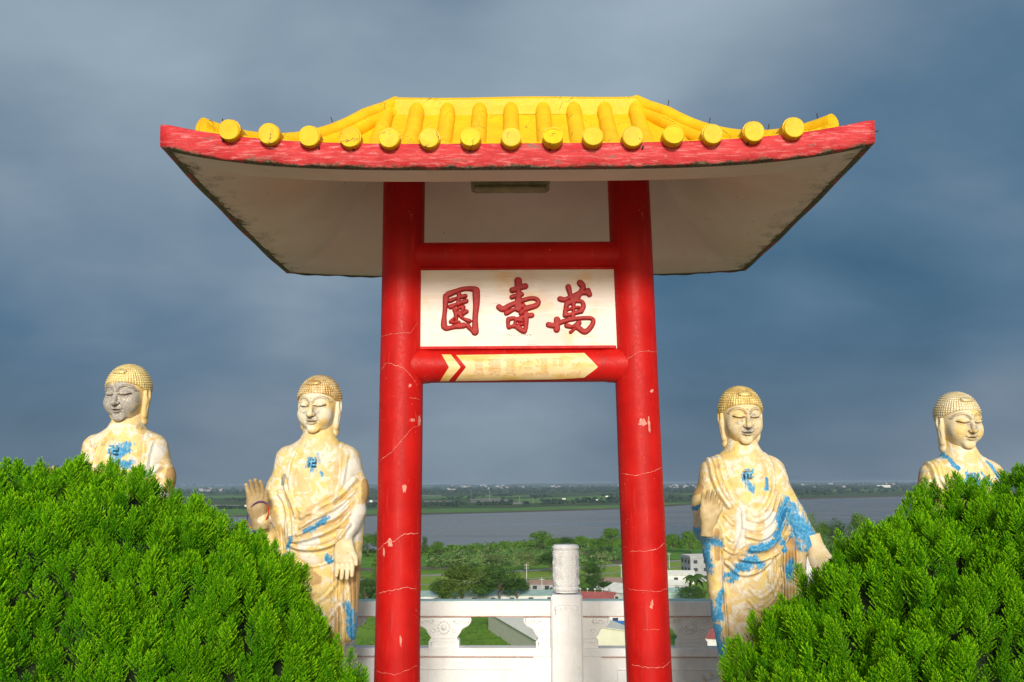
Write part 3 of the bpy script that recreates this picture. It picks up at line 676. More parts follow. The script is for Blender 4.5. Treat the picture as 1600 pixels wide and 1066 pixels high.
def slab(off, flip, name, m, parent, jit=0.0):
    V = []; F = []; E = []; N = len(ring_pts(1))
    for r in range(nr + 1):
        T = (r / nr) ** 0.8
        for x, y in ring_pts(T):
            j = jit * math.sin(x * 9 + y * 5) if r == nr else 0
            V.append((x * (1 + j), y * (1 + j), rz(x, y) - off)); E.append((1 - T) * 1.2 + (0.0 if abs(abs(x) - T * (A_ - RL) - RL) < 1e-5 else .22 if y < 0 else 0.16))
    for r in range(nr):
        for k in range(N):
            q = (r * N + k, r * N + (k + 1) % N, (r + 1) * N + (k + 1) % N, (r + 1) * N + k); F.append(q if flip else q[::-1])
    me = np_mesh(name, V, F); attr_set(me, 'edge', E); attr_set(me, 'dirt', np.zeros(len(V))); return link(name, me, m, parent)
roof = slab(0.0, False, 'roof', M_YEL, gate)
soffit = slab(TH, True, 'soffit', M_SOFFIT, roof)
# fascia: band of the four eaves with a slightly uneven lower lip
P = ring_pts(1.0, 144); V = []; F = []; UVs = []
N = len(P)
for x, y in P:
    nx = (1 if abs(abs(x) - A_) < 1e-6 else 0) * (1 if x > 0 else -1); ny = (1 if abs(abs(y) - B_) < 1e-6 else 0) * (1 if y > 0 else -1)
    z = rz(x, y); w = .0035 * math.sin(x * 13 + y * 7) + .003 * math.sin(x * 31 + 1)
    for o, zz in ((-.05, z + .004), (.022, z + .004), (.028, z - .004), (.026 + w * .5, z - .07), (.024, z - TH + w), (.016, z - TH - .006 + w), (-.03, z - TH - .005)):
        V.append((x + nx * o, y + ny * o, zz))
for k in range(N):
    for j in range(6): F.append((k * 7 + j, k * 7 + j + 1, ((k + 1) % N) * 7 + j + 1, ((k + 1) % N) * 7 + j))
F = [f[::-1] for f in F]
me = np_mesh('fascia', V, F, False); uvl = me.uv_layers.new(name='UV'); vv = [1.1, 1, .97, .5, .03, 0, -.1]
for lp in me.loops: uvl.data[lp.index].uv = (lp.vertex_index // 7 / N, vv[lp.vertex_index % 7])
link('fascia', me, M_FASCIA, roof)
# ---- tile rows
def swept(path, rad, n=14, half=False):
    b = MB(); b.tube(path, rad, n, True); return b
def row_path(side, u, t0, t1, lift, n=10):
    """points up one slope from the eave (t=1) inwards; u is the coordinate along the eave"""
    P = []
    for i in range(n + 1):
        T = t1 + (t0 - t1) * i / n
        if side == 'front': x, y = u, -T * B_
        elif side == 'back': x, y = u, T * B_
        elif side == 'right': x, y = RL + T * (A_ - RL), u
        else: x, y = -RL - T * (A_ - RL), u
        z = (rz(x, y) if T <= 1 else rz(x * (1 / T if side in ('left', 'right') else 1), y * (1 / T if side in ('front', 'back') else 1))) + lift
        P.append((x, y, z))
    return P
TR = 0.063
def tile_rows(side, us):
    for u in us:
        t_in = 0.035 if side in ('front', 'back') else 0.0
        if side in ('front', 'back') and abs(u) > RL - .02: t_in = (abs(u) - RL) / (A_ - RL) + .02
        if side in ('left', 'right'): t_in = max(abs(u) / B_, .08)
        t_in = min(t_in, .93); out = 1.045 if side in ('front', 'back') else 1.05
        L = out - t_in; ns_ = max(1, round(L / .34)); front = side == 'front'
        jx = rng.normal(0, .004)
        for s in range(ns_):
            a = out - L * s / ns_; c = out - L * (s + 1) / ns_
            P = row_path(side, u, c, a, .022 + .004 * (s % 2), 5)
            P = [(p[0] + (jx if front else 0), p[1], p[2]) for p in P]
            b = MB(); r0 = TR * (1 + rng.normal(0, .012)); b.tube(P, [r0 * (1.0 - .085 * i / 5) for i in range(6)], 16, True)
            me = b.mesh('roof_tile')
            attr_set(me, 'dirt', np.zeros(len(me.vertices))); link('roof_tile', me, M_YEL, roof)
        if front:                          # round end disc, a little wider than the tile
            p = Vector(row_path(side, u, out + .012, out, .018, 1)[0]); p.x += jx
            b = MB(); rr = .0600 + rng.normal(0, .0012); tl = rng.normal(0, .03)
            b.tube([(p.x, p.y - .022, p.z + tl * .02), (p.x, p.y - .019, p.z), (p.x, p.y + .02, p.z)], [rr - .005, rr, rr], 28, True)
            me = b.mesh('tile_end_disc'); attr_set(me, 'dirt', np.full(len(me.vertices), .15)); link('tile_end_disc', me, M_YEL, roof)
SP = 0.2335
fu = [-0.035 + SP * (k - 7) for k in range(15)]
tile_rows('front', fu); tile_rows('back', fu); su = [SP * (k - 2.5) for k in range(6)] ; tile_rows('left', su); tile_rows('right', su)
# pan tiles lying between the round rows, three courses on the front and back
for side, sg in (('front', -1), ('back', 1)):
    for k in range(-1, 15):
        u0 = (fu[0] - SP if k < 0 else fu[k]) + TR * .8; u1 = u0 + SP - TR * 1.6
        for s, (t0, t1) in enumerate(((.10, .34), (.34, .56), (.56, .78), (.78, 1.0))):
            um = (u0 + u1) / 2; tc = (abs(um) - RL) / (A_ - RL)
            if t1 < tc + .12: continue
            t0 = max(t0, tc); V = []
            for i in range(5):
                T = t0 + (t1 + .015 - t0) * i / 4
                for j in range(5):
                    x = u0 + (u1 - u0) * j / 4; x = max(-A_ + .01, min(A_ - .01, x)); dip = .012 * (1 - ((j - 2) / 2) ** 2); y = sg * min(T, .995) * B_
                    V.append((x, y, rz(x, y) + .030 - dip - .012 * (1 - i / 4)))
            for i in range(5): V.append((V[20 + i][0], V[20 + i][1], V[20 + i][2] - .024))
            F = [(i * 5 + j, i * 5 + j + 1, i * 5 + j + 6, i * 5 + j + 5) for i in range(5) for j in range(4)]
            if sg > 0: F = [f[::-1] for f in F]
            F = [f[::-1] for f in F]
            me = np_mesh('pan_tile', V, F, False); attr_set(me, 'dirt', np.tile([.0], len(V))); link('pan_tile', me, M_YEL, roof)
# ridge
b = MB(); zr = rz(0, 0); V = []
prof = [(-.095, -.085), (-.105, -.02), (-.105, .035), (-.070, .066), (0, .076), (.070, .066), (.105, .035), (.105, -.02), (.095, -.085)]
xs = [-.985 + 1.97 * i / 24 for i in range(25)]
for x in xs:
    e = min(1, (0.985 - abs(x)) / .07 * .5 + .5); w = .004 * math.sin(x * 5.3 + 1)
    for y, z in prof: V.append((x, y * e, zr - .030 + z * (e if z > 0 else 1) + w))
n = len(prof); F = [(i * n + j, (i + 1) * n + j, (i + 1) * n + j + 1, i * n + j + 1) for i in range(24) for j in range(n - 1)]
F = [f for f in F] + [tuple(range(n)), tuple(range(24 * n + n - 1, 24 * n - 1, -1))]
b.add(V, F, False); me = b.mesh('ridge_cap'); attr_set(me, 'dirt', np.full(len(me.vertices), .02)); link('ridge_cap', me, M_YEL, roof)
# hip ridges: a wide bed with a round cap on top, ending in a blunt roll at the corners
for sx in (-1, 1):
    for sy in (-1, 1):
        for nm, rr, lift, t1 in (('hip_bed', .066, .035, .885), ('hip_cap', .052, .105, .88)):
            P = []
            for i in range(22):
                T = .0 + t1 * i / 21; x, y = sx * (RL - .02 + T * (A_ - RL + .02)), sy * T * B_
                P.append((x, y, rz(x, y) + lift - (.03 if nm == 'hip_cap' and T > .9 else 0) * (T - .9) * 10 - .085 * max(0, .16 - T) / .16))
            b = MB(); b.tube(P, [rr] * 22, 14, True, sx=1.15); me = b.mesh(nm); attr_set(me, 'dirt', np.linspace(.0, .16, len(me.vertices))); link(nm, me, M_YEL, roof)
# wires left sticking out of the roof and the fascia
def wire(p, q, name='iron_wire', r=.0035):
    b = MB(); b.tube([p, ((p[0] + q[0]) / 2 + .002, (p[1] + q[1]) / 2, (p[2] + q[2]) / 2), q], r, 5); b.build(name, M_IRON, roof)
def hip(T, sx): 
    x, y = sx * (RL + T * (A_ - RL)), -T * B_; return Vector((x, y, rz(x, y) + .15))
for T, sx, dx in ((.80, -1, 0), (.60, -1, .01), (.32, -1, -.015), (.36, 1, .015), (.62, 1, .015), (.72, 1, 0), (.82, 1, .0), (.16, 1, .01)):
    h_ = hip(T, sx); wire(h_, h_ + Vector((dx, 0, .05)))
for x in (-1.72, -1.16, -.96, -.28, .18, .72, 1.33):
    z = rz(x, -B_) - .045; wire((x, -B_ - .02, z), (x + .008, -B_ - .05, z + .015), r=.005)
wire((A_, -B_ + .02, rz(A_, -B_) - .06), (A_ + .06, -B_, rz(A_, -B_) - .055))
# lamp housing under the front eave
b = MB(); b.box((0, 0, 0), (.50, .12, .05), bev=.012); b.box((0, 0, -.034), (.46, .07, .02), bev=.006)
lamp = b.build('ceiling_lamp', M_FIX, None, loc=(GX - .045, GY - .98, rz(0, -.98) - TH - .024)); lamp.rotation_euler = (R(-14), 0, 0)
tag(lamp, 'slim olive lamp housing fixed under the middle of the gateway roof', 'lamp')

# ---- columns and beams
CX, CR = 0.845, 0.154
def column(sx):
    b = MB(); prof = []
    top = rz(CX + .1, .17) - TH + .05
    for i in range(40):
        z = top * i / 39; prof.append((CR + (.0045 * (1 - i / 39)) + .0012 * math.sin(z * 3 + sx), z))
    b.lathe((0, 0, 0), prof, 56); o = b.build('column', M_RED, gate, loc=(sx * CX + (.066 if sx > 0 else -.004), 0, 0)); o.rotation_euler = (0, R(-.85 if sx > 0 else 0.10), 0); return o
COLS = {sx: column(sx) for sx in (-1, 1)}
def beam(z, r, name):
    b = MB(); b.tube([(-CX, 0, z), (-.3, 0, z), (.3, 0, z), (CX, 0, z)], r, 48, True); return b.build(name, M_RED, gate)
def zat(py, depth=GY): return at(810, py, depth).z
zu, zl = (zat(375) + zat(422)) / 2, (zat(545) + zat(598)) / 2
beam(zu - .020, .114, 'beam'); low = beam(zl, .122, 'beam')
# flared joints of the lower beam
for sx in (-1, 1):
    b = MB(); b.tube([(sx * (CX - CR - .07), 0, zl), (sx * (CX - CR - .03), 0, zl), (sx * (CX - .06), 0, zl)], [.1215, .127, .134], 48, True); b.build('beam_collar', M_RED, gate)
# sign board
bz0, bz1 = zl + .112, zu - .115
b = MB(); b.box((0, 0, (bz0 + bz1) / 2), (2 * (CX - CR) + .06, .085, bz1 - bz0), bev=0)
board = b.build('sign_board', M_SIGN, gate, loc=(0, -.02, 0))
for z_, hh in ((bz0 + .010, .024), (bz1 - .004, .018)):
    b = MB(); b.box((0, 0, z_), (2 * (CX - CR) + .04, .115, hh), bev=.006); b.build('sign_edge', M_RED, gate, loc=(0, -.02, 0))
YB = -.02 - .0425
bz0v = zat(543, GY + YB); bz1v = zat(424, GY + YB)
def bp(zx, zy):            # position on the board of a point read off the enlarged sign (5.517 x, origin 670,420)
    w = at(670 + zx / 5.517, 420 + zy / 5.517, GY + YB); return (w.x - GX, w.z)
GL = {
 'garden': [([(168, 222), (215, 204), (300, 176), (385, 176), (408, 190)], 18), ([(408, 190), (410, 300), (400, 420), (400, 520), (398, 545)], 21), ([(398, 548), (362, 525), (335, 490)], 14),
   ([(148, 238), (142, 330), (132, 430), (130, 492)], 17), ([(132, 500), (160, 515), (230, 500), (300, 490)], 17), ([(182, 278), (240, 256), (315, 236)], 13), ([(262, 222), (258, 270), (250, 308)], 13),
   ([(186, 330), (240, 308), (322, 280)], 14), ([(222, 362), (262, 340), (296, 330)], 12), ([(218, 350), (232, 400)], 11), ([(300, 332), (282, 372), (240, 384)], 12), ([(250, 388), (218, 428), (188, 458)], 11),
   ([(262, 384), (285, 420), (320, 442), (350, 452)], 13), ([(325, 370), (300, 386)], 13), ([(240, 425), (236, 458)], 10), ([(208, 466), (260, 462)], 10)],
 'longevity': [([(770, 104), (774, 200), (770, 345)], 21), ([(720, 186), (780, 168), (832, 152)], 17), ([(716, 246), (760, 230), (800, 222)], 14), ([(606, 332), (640, 350), (700, 318), (780, 285), (870, 258), (925, 262), (945, 288), (925, 318), (870, 335), (835, 345)], 17),
   ([(668, 385), (715, 362), (770, 340), (815, 318)], 14), ([(792, 386), (825, 355), (855, 340)], 13), ([(686, 436), (682, 480), (690, 505)], 13), ([(690, 434), (742, 430), (742, 480), (735, 496)], 13), ([(690, 505), (738, 495)], 12),
   ([(768, 440), (830, 412), (888, 402)], 15), ([(838, 392), (838, 470), (832, 530), (815, 540), (765, 505)], 16), ([(782, 450), (806, 450)], 10), ([(776, 482), (806, 480)], 10)],
 'myriad': [([(1202, 158), (1215, 210), (1232, 262), (1240, 290)], 16), ([(1305, 125), (1328, 158), (1300, 215), (1262, 268)], 19), ([(1132, 262), (1170, 268), (1230, 240), (1300, 212), (1375, 205)], 16), ([(1372, 190), (1384, 222)], 16),
   ([(1192, 305), (1178, 345), (1176, 398)], 15), ([(1192, 302), (1250, 280), (1315, 284), (1332, 320), (1312, 366)], 16), ([(1200, 352), (1245, 342), (1290, 334)], 10), ([(1172, 404), (1235, 392), (1298, 372)], 13), ([(1246, 284), (1246, 360), (1240, 430)], 13),
   ([(1032, 484), (1078, 490), (1140, 462), (1220, 440), (1310, 428), (1395, 428), (1418, 455), (1395, 505), (1345, 545), (1290, 512)], 16), ([(1105, 440), (1108, 490), (1102, 525)], 18), ([(1188, 492), (1240, 500), (1296, 468)], 14), ([(1222, 548), (1262, 515), (1300, 475)], 10)]}
for nm, strokes in GL.items():
    pts = [bp(*p) for s, _ in strokes for p in s]; x0, x1 = min(p[0] for p in pts) - .05, max(p[0] for p in pts) + .05; z0, z1 = min(p[1] for p in pts) - .05, max(p[1] for p in pts) + .05
    h = .0034; ax, X, Y, Z = sd_grid((x0, YB - .036, z0), (x1, YB + .012, z1), h); f2 = np.full((len(ax[0]), len(ax[2])), 9., np.float32)
    for s, w in strokes:
        c_ = [bp(*p) for p in curve2(s, 5)]; m_ = len(c_)
        for i in range(m_ - 1):
            t = i / max(1, m_ - 2); ww = w * (.95 + .14 * math.cos(t * 6.28)) / 5.517 * .0046 * 1.50
            dx, dz = c_[i + 1][0] - c_[i][0], c_[i + 1][1] - c_[i][1]; X2 = ax[0][:, None]; Z2 = ax[2][None, :]; Lq = dx * dx + dz * dz + 1e-9
            tt = np.clip(((X2 - c_[i][0]) * dx + (Z2 - c_[i][1]) * dz) / Lq, 0, 1)
            f2 = np.minimum(f2, np.hypot(X2 - c_[i][0] - tt * dx, Z2 - c_[i][1] - tt * dz) - ww)
    # rounded relief: full height inside, curving down to the board at the rim
    q = np.clip(1 + f2 / .011, 0, None)[:, None, :]
    f = np.sqrt(q ** 2 + ((Y - YB - .002) / .026) ** 2) - 1; f = np.maximum(f, 0 * X + 0 * Z + (Y - YB - .006) / .02)
    me, _ = nets((f * .012).astype(np.float32), ax, h, 'raised_character'); link('raised_character', me, M_GLYPH, gate)
# scribbled line of small writing under the middle character
b = MB(); rr = random.Random(3)
for k in range(15):
    x = 682 + k * 14.2; z = 573 + rr.uniform(-5, 5)
    if k in (5, 9): continue
    for j in range(3):
        (xa, za), (xb, zb) = bp(x + rr.uniform(-5, 5), z + rr.uniform(-5, 5)), bp(x + rr.uniform(-6, 6), z + rr.uniform(-6, 6))
        b.tube([(xa, YB - .001, za), (xb, YB - .001, zb)], .0012 if k < 12 else .0019, 4)
b.build('small_writing', M_DARKINK, gate)
# chevron and arrow painted on the lower beam
RB = .122
def on_beam(px, py, off=.002):
    th = math.asin(max(-.99, min(.99, (571.5 - py) / 26.5))) - R(7.5); x = at(px, 571, GY - RB).x - GX
    return (x, -math.cos(th) * (RB + off), zl + math.sin(th) * (RB + off)), th, x
def beam_patch(poly, name, m, off):
    """polygon (photo pixels) wrapped round the beam as horizontal strips"""
    b = MB(); ys = sorted({p[1] for p in poly}); y0, y1 = ys[0], ys[-1]; rows = [y0 + (y1 - y0) * i / 20 for i in range(21)]
    def span(y):
        xs = []; n = len(poly)
        for i in range(n):
            (xa, ya), (xb, yb) = poly[i], poly[(i + 1) % n]
            if (ya <= y < yb) or (yb <= y < ya): xs.append(xa + (xb - xa) * (y - ya) / (yb - ya))
        return (min(xs), max(xs)) if xs else None
    V = []; F = []; ok = 0
    for y in rows:
        sp = span(min(max(y, y0 + .01), y1 - .01))
        for i in range(3): V.append(on_beam(sp[0] + (sp[1] - sp[0]) * i / 2, y, off)[0])
    for r in range(20):
        for i in range(2): F.append((r * 3 + i, r * 3 + 3 + i, r * 3 + 4 + i, r * 3 + 1 + i))
    b.add(V, F, True); return b.build(name, m, gate)
zz = lambda L: [(670 + x / 5.517, 420 + y / 5.517) for x, y in L]
beam_patch(zz([(110, 738), (188, 738), (275, 845), (165, 964), (90, 964), (175, 845)]), 'chevron_mark', M_CREAM, .0025)
beam_patch(zz([(230, 738), (1345, 732), (1460, 852), (1330, 950), (222, 964), (322, 845)]), 'arrow_mark', M_CREAM, .0025)
# ghost outlines of the seven old characters on the arrow
txt = bpy.data.curves.new('old_characters', 'FONT'); txt.body = "園壽萬往通門此"; txt.size = .100; txt.space_character = 1.255
txt.fill_mode = 'NONE'; txt.bevel_depth = .0006; txt.bevel_resolution = 0; txt.resolution_u = 3
to = bpy.data.objects.new('old_characters', txt); COL.objects.link(to); bpy.context.view_layer.update()
dg = bpy.context.evaluated_depsgraph_get(); me = bpy.data.meshes.new_from_object(to.evaluated_get(dg)); me.name = 'faded_writing'
bpy.data.objects.remove(to)
nV = len(me.vertices); cv = np.zeros(nV * 3, np.float32); me.vertices.foreach_get('co', cv); cv = cv.reshape(-1, 3)
if nV:
    x0_, x1_ = cv[:, 0].min(), cv[:, 0].max(); xa = at(738.5, 571, GY - RB).x - GX; xb = at(907, 571, GY - RB).x - GX
    y0_, y1_ = cv[:, 1].min(), cv[:, 1].max(); ta, tb = on_beam(800, 586.5)[1], on_beam(800, 560)[1]
    X_ = xa + (cv[:, 0] - x0_) / (x1_ - x0_) * (xb - xa); TH_ = ta + (cv[:, 1] - y0_) / (y1_ - y0_) * (tb - ta); RR = RB + .0030 + cv[:, 2]
    cv = np.stack([X_, -np.cos(TH_) * RR, zl + np.sin(TH_) * RR], 1); me.vertices.foreach_set('co', cv.astype(np.float32).ravel()); me.materials.clear(); me.update()
    link('faded_writing', me, M_INK, gate)
# cracks in the paint and scuffs: thin ribbons and flakes on the columns
def col_pt(sx, px, z, off=.0012):
    """px: -1..1 across the visible face"""
    a = math.asin(max(-.98, min(.98, px))); r = CR + .0045 * (1 - z / 5.3) + off; return Vector((r * math.sin(a), -r * math.cos(a), z))
def zpix(py): return at(810, py, GY - CR).z
def crack(sx, pts, w=.0028):
    w *= .62
    rr = random.Random(int(pts[0][1] * 7 + sx)); P = []
    for (xa, ya), (xb, yb) in zip(pts[:-1], pts[1:]):
        for i in range(7):
            t = i / 7; P.append((xa + (xb - xa) * t, ya + (yb - ya) * t + rr.uniform(-1.1, 1.1)))
    P.append(pts[-1]); V = []; F = []
    for i, (x, y) in enumerate(P):
        ww = w * rr.uniform(.3, 1.2); z = zpix(y); V += [tuple(col_pt(sx, x, z + ww)), tuple(col_pt(sx, x, z - ww))]
        if i: k = 2 * i; F.append((k - 2, k - 1, k + 1, k))
    b = MB(); b.add(V, F); b.build('paint_crack', M_PALE, COLS[sx])
def flake(sx, x, y, w, h_, n=26):
    rr = random.Random(int(x * 100 + y)); V = [tuple(col_pt(sx, x, zpix(y)))]
    for i in range(n):
        a = 2 * math.pi * i / n; r = (.75 + .22 * math.sin(2 * a + y) + .12 * math.sin(5 * a + x * 9)) * rr.uniform(.85, 1.05); V.append(tuple(col_pt(sx, x + math.cos(a) * w * r, zpix(y + math.sin(a) * h_ * r))))
    b = MB(); b.add(V, [(0, 1 + (i + 1) % n, 1 + i) for i in range(n)]); b.build('paint_chip', M_PALE, COLS[sx])
crack(-1, [(-.97, 579), (-.6, 565), (-.1, 570), (.2, 574), (.6, 588), (.8, 600)]); crack(-1, [(-.9, 720), (-.3, 706), (.1, 690), (.6, 668), (.9, 662)]); crack(-1, [(-.9, 522), (-.2, 520), (.5, 518), (.8, 500)], .0018)
crack(-1, [(-.95, 862), (-.5, 848), (-.1, 845), (.3, 834), (.9, 833)], .0035); crack(-1, [(-.75, 927), (-.3, 922), (.0, 920), (.4, 917), (.85, 921)], .0040); crack(-1, [(-.95, 1049), (0, 1053), (.9, 1043)], .0022)
crack(-1, [(.5, 620), (.9, 622)], .002); crack(-1, [(.7, 640), (.85, 660)], .002)
crack(1, [(-.95, 577), (-.5, 562), (0, 551), (.5, 550), (.95, 549)], .0022); crack(1, [(-.9, 741), (-.3, 744), (.4, 738), (.95, 731)], .0028); crack(1, [(-.7, 863), (0, 862), (.4, 860), (.95, 850)], .0035)
crack(1, [(-.8, 923), (-.2, 924), (.5, 926), (.95, 923)], .0022); crack(1, [(-.8, 1042), (-.2, 1044), (.5, 1045), (.95, 1038)], .0028); crack(1, [(-.3, 985), (.4, 985)], .0016)
for a in ((-1, -.28, 847, .20, 7), (-1, -.55, 862, .05, 12), (-1, .32, 762, .09, 11), (-1, .25, 1000, .05, 14), (-1, .62, 655, .12, 4), (-1, .5, 601, .1, 3), (-1, .9, 655, .05, 14),
          (1, .05, 661, .17, 10), (1, .34, 665, .09, 14), (1, .55, 612, .10, 4), (1, .1, 946, .10, 8)): flake(*a)
# ------------------------------------------------------------------ white stone balustrade
M_BAL, nt, p = mat('whitewashed_concrete'); co = nt.coord('Object')
n = nt.noise(co, 4, 6, .65); f = nt.noise(co, 55, 6, .75); st = nt.noise(nt.map(co, scale=(10, 10, 1.6)), 1.5, 5, .6)
c = nt.mix(nt.ramp(n, .35, .65), (.79, .78, .76), (.86, .855, .845)); c = nt.mix(nt.math('MULTIPLY', nt.ramp(st, .55, .70), .25), c, (.62, .58, .58))
c = nt.mix(nt.math('MULTIPLY', nt.ramp(nt.noise(co, 9, 7, .8), .58, .70), .5), c, (.60, .53, .45)); c = nt.mix(nt.ramp(nt.noise(co, 90, 3), .70, .75), c, (.30, .27, .23))
c = nt.mix(nt.math('MULTIPLY', nt.ramp(nt.noise(nt.map(co, (3, 3, 3), scale=(14, 14, 1.2)), 1.3, 6, .75), .58, .72), .35), c, (.42, .38, .33))
setp(nt, p, c, .85, .2, normal=nt.bump(nt.math('ADD', nt.math('MULTIPLY', n, .6), f), .55, .012))
M_TEAL = mat_simple('pale_teal_wash', (.48, .66, .62), .8, .12, 9, .1)
M_PINK = mat_simple('old_red_line', (.50, .27, .22), .8, .3, 25)
BD = 9.5; BAL_YAW = R(-2.6)
pc = at(885, 938, BD); PB = Vector((pc.x, BD, 0)); ZR = pc.z                # centre post; top of the rail
bal = empty('balustrade', (PB.x, PB.y, 0), BAL_YAW); tag(bal, 'white carved concrete balustrade with cylinder-topped posts behind the gateway', 'balustrade')
def dz(py): return at(885, py, BD).z
Zcap, Zcyl0, Zpost, Zr1, Zl0, Zl1 = dz(851), dz(925), dz(927), dz(962), dz(1011), dz(1024)
SPAN = 2.475; PW = .315
rp = np.random.default_rng(4)
def capital_mesh():
    """drum carved with scrolling clouds and a lotus band"""
    nu, nv = 150, 84; H = Zcap - Zcyl0; V = []; F = []; r0 = .131
    u = np.arange(nu) / nu * 2 * np.pi; v = np.linspace(0, 1, nv)
    U, Vv = np.meshgrid(u, v)
    g = np.zeros_like(U)
    for k in range(6):                      # paired scrolls
        for (du, vc, rr_, sg) in ((-.26, .80, .20, 1), (.26, .80, .20, -1), (-.22, .50, .22, -1), (.22, .50, .22, 1), (-.25, .26, .17, 1), (.25, .26, .17, -1)):
            cu = k * math.pi / 3 + du; X_ = (np.angle(np.exp(1j * (U - cu)))) * r0; Z_ = (Vv - vc) * H; rad = np.hypot(X_, Z_); an = np.arctan2(Z_, X_)
            m = np.clip(1.15 - rad / (rr_ * H * .62), 0, 1); g += m * np.sin(rad * 300 + sg * an * 1.0) * .5
        for vc in (.18, .36, .62):
            cu = (k + .5 * (vc > .3)) * math.pi / 3; X_ = (np.angle(np.exp(1j * (U - cu)))) * r0; g += .8 * np.exp(-(X_ / .016) ** 2 - ((Vv - vc) * H / .028) ** 2)
    mid = np.clip((Vv - .14) / .04, 0, 1) * np.clip((.90 - Vv) / .04, 0, 1); rad = r0 + .013 * np.clip(g, -1, 1) * mid
    rad += .008 * np.exp(-((Vv - .95) / .04) ** 2) - .008 * np.exp(-((Vv - .885) / .012) ** 2) + .007 * np.exp(-((Vv - .085) / .02) ** 2) - .010 * np.exp(-((Vv - .125) / .012) ** 2) - .014 * np.exp(-((Vv - .015) / .02) ** 2) * 1.3
    rad += .003 * np.clip((.14 - Vv) / .02, 0, 1) * np.abs(np.sin(U * 10))
    rad = np.where(Vv > .975, rad - .010, rad)
    P = np.stack([rad * np.sin(U), -rad * np.cos(U), Vv * H], -1).reshape(-1, 3)
    P = np.concatenate([P, [[0, 0, H + .002]], [[0, 0, 0]]])
    F = [(i * nu + j, i * nu + (j + 1) % nu, (i + 1) * nu + (j + 1) % nu, (i + 1) * nu + j) for i in range(nv - 1) for j in range(nu)]
    CAPR = rad.copy()
    F += [((nv - 1) * nu + j, (nv - 1) * nu + (j + 1) % nu, nu * nv, nu * nv) for j in range(nu)]
    me = bpy.data.meshes.new('post_capital'); me.from_pydata([tuple(q) for q in P], [], [f if f[2] != f[3] else f[:3] for f in F]); me.polygons.foreach_set('use_smooth', [True] * len(me.polygons)); me.update(); me.materials.append(M_BAL); return me
CAPM = capital_mesh()
b = MB(); b.box((0, 0, Zpost / 2), (PW, PW, Zpost), bev=.018); pmesh = b.mesh('post'); pmesh.materials.append(M_BAL)
# cloud apron carved on the front of the post: raised scalloped outline
b = MB(); zt0 = dz(942)
arc = [(-.115, zt0 - .10), (-.115, zt0 - .03), (-.09, zt0), (.09, zt0), (.115, zt0 - .03), (.115, zt0 - .10)]
b.tube([(x, -PW / 2 - .001, z) for x, z in arc], .007, 6)
for x, z, r in ((-.085, -.055, .020), (-.048, -.040, .017), (.048, -.040, .017), (.085, -.055, .020), (0, -.034, .014)):
    b.tube([(x + math.cos(a) * r * (1 - a / 9), -PW / 2 - .001, zt0 + z + math.sin(a) * r * (1 - a / 9)) for a in [i * .5 for i in range(11)]], .0055, 6)
apm = b.mesh('post_apron'); apm.materials.append(M_BAL)
for k in range(-4, 4):
    x = k * SPAN
    po = link('post', pmesh, None, bal, loc=(x, 0, 0)); link('post_apron', apm, None, po)
    link('post_capital', CAPM, None, bal, loc=(x, 0, Zcyl0), rot=(0, 0, R(15 + 60 * k)))
# bracket outline (x from the axis, z down from under the rail)
HB = Zr1 - Zl0; wtop = .268
outl = [(.265, 0), (.277, -.03), (.272, -.062), (.245, -.100), (.205, -.122), (.182, -.138), (.158, -.185), (.128, -.228), (.140, -.245), (.154, -.262), (.154, -HB)]
sc_ = HB / .33; outl = [(x, z * (sc_ if i < 10 else 1)) for i, (x, z) in enumerate(outl)]
def bracket(half=None):
    b = MB(); R_ = outl; L_ = [(-x, z) for x, z in outl][::-1]
    if half == 1: poly = [(0.0, 0)] + R_ + [(0.0, -HB)]
    elif half == -1: poly = L_ + [(0.0, 0)]; poly = [(0.0, -HB)] + L_ + [(0.0, 0)]
    else: poly = R_ + L_
    T = .055; b.prism(poly[::-1] if True else poly, -T, T)
    sides = [1, -1] if half is None else [half]
    for s in sides:
        for yy in (-T - .0005,):
            rim = [(s * (x - .020 * (1 if i < 10 else 1)), z - (.012 if i == 0 else 0)) for i, (x, z) in enumerate(outl[:8])]
            b.tube([(x, yy, z) for x, z in rim] + [(s * .0, yy, outl[7][1] - .002)], .0062, 6)
            b.tube([(s * .128, yy, -HB + .012), (s * .128, yy, outl[8][1] - .030), (s * .100, yy, outl[8][1] - .020), (0, yy, outl[8][1] - .020)], .006, 6)
            for cx_, cz_, r_, t0 in ((.130, -.060, .030, 1), (.185, -.050, .030, -1), (.105, -.140, .028, -1), (.218, -.065, .020, 1)):
                b.tube([(s * (cx_ + math.cos(a * t0) * r_ * (1 - a / 8.5)), yy - .002, cz_ * sc_ + math.sin(a * t0) * r_ * (1 - a / 8.5)) for a in [i * .55 for i in range(13)]], .0065, 6)
            # bead
            b.tube([(s * .108, yy - .016, -.045 * sc_), (s * .108, yy - .008, -.045 * sc_), (s * .108, yy + .01, -.045 * sc_)], [.006, .016, .020], 12)
    if half is None:                       # rosette with a beaded rim
        zc = -.115 * sc_; yy = -T
        b.tube([(0, yy - .030, zc), (0, yy - .022, zc), (0, yy - .010, zc), (0, yy + .005, zc)], [.008, .024, .031, .034], 20)
        for i in range(12):
            a = i * math.pi / 6; xx, z2 = math.cos(a) * .058, zc + math.sin(a) * .058
            b.tube([(xx, yy - .016, z2), (xx, yy - .009, z2), (xx, yy + .004, z2)], [.005, .013, .0165], 8)
    return b.mesh('rail_bracket')
BR = {h: bracket(h) for h in (None, 1, -1)}
for m_ in BR.values(): m_.materials.append(M_BAL)
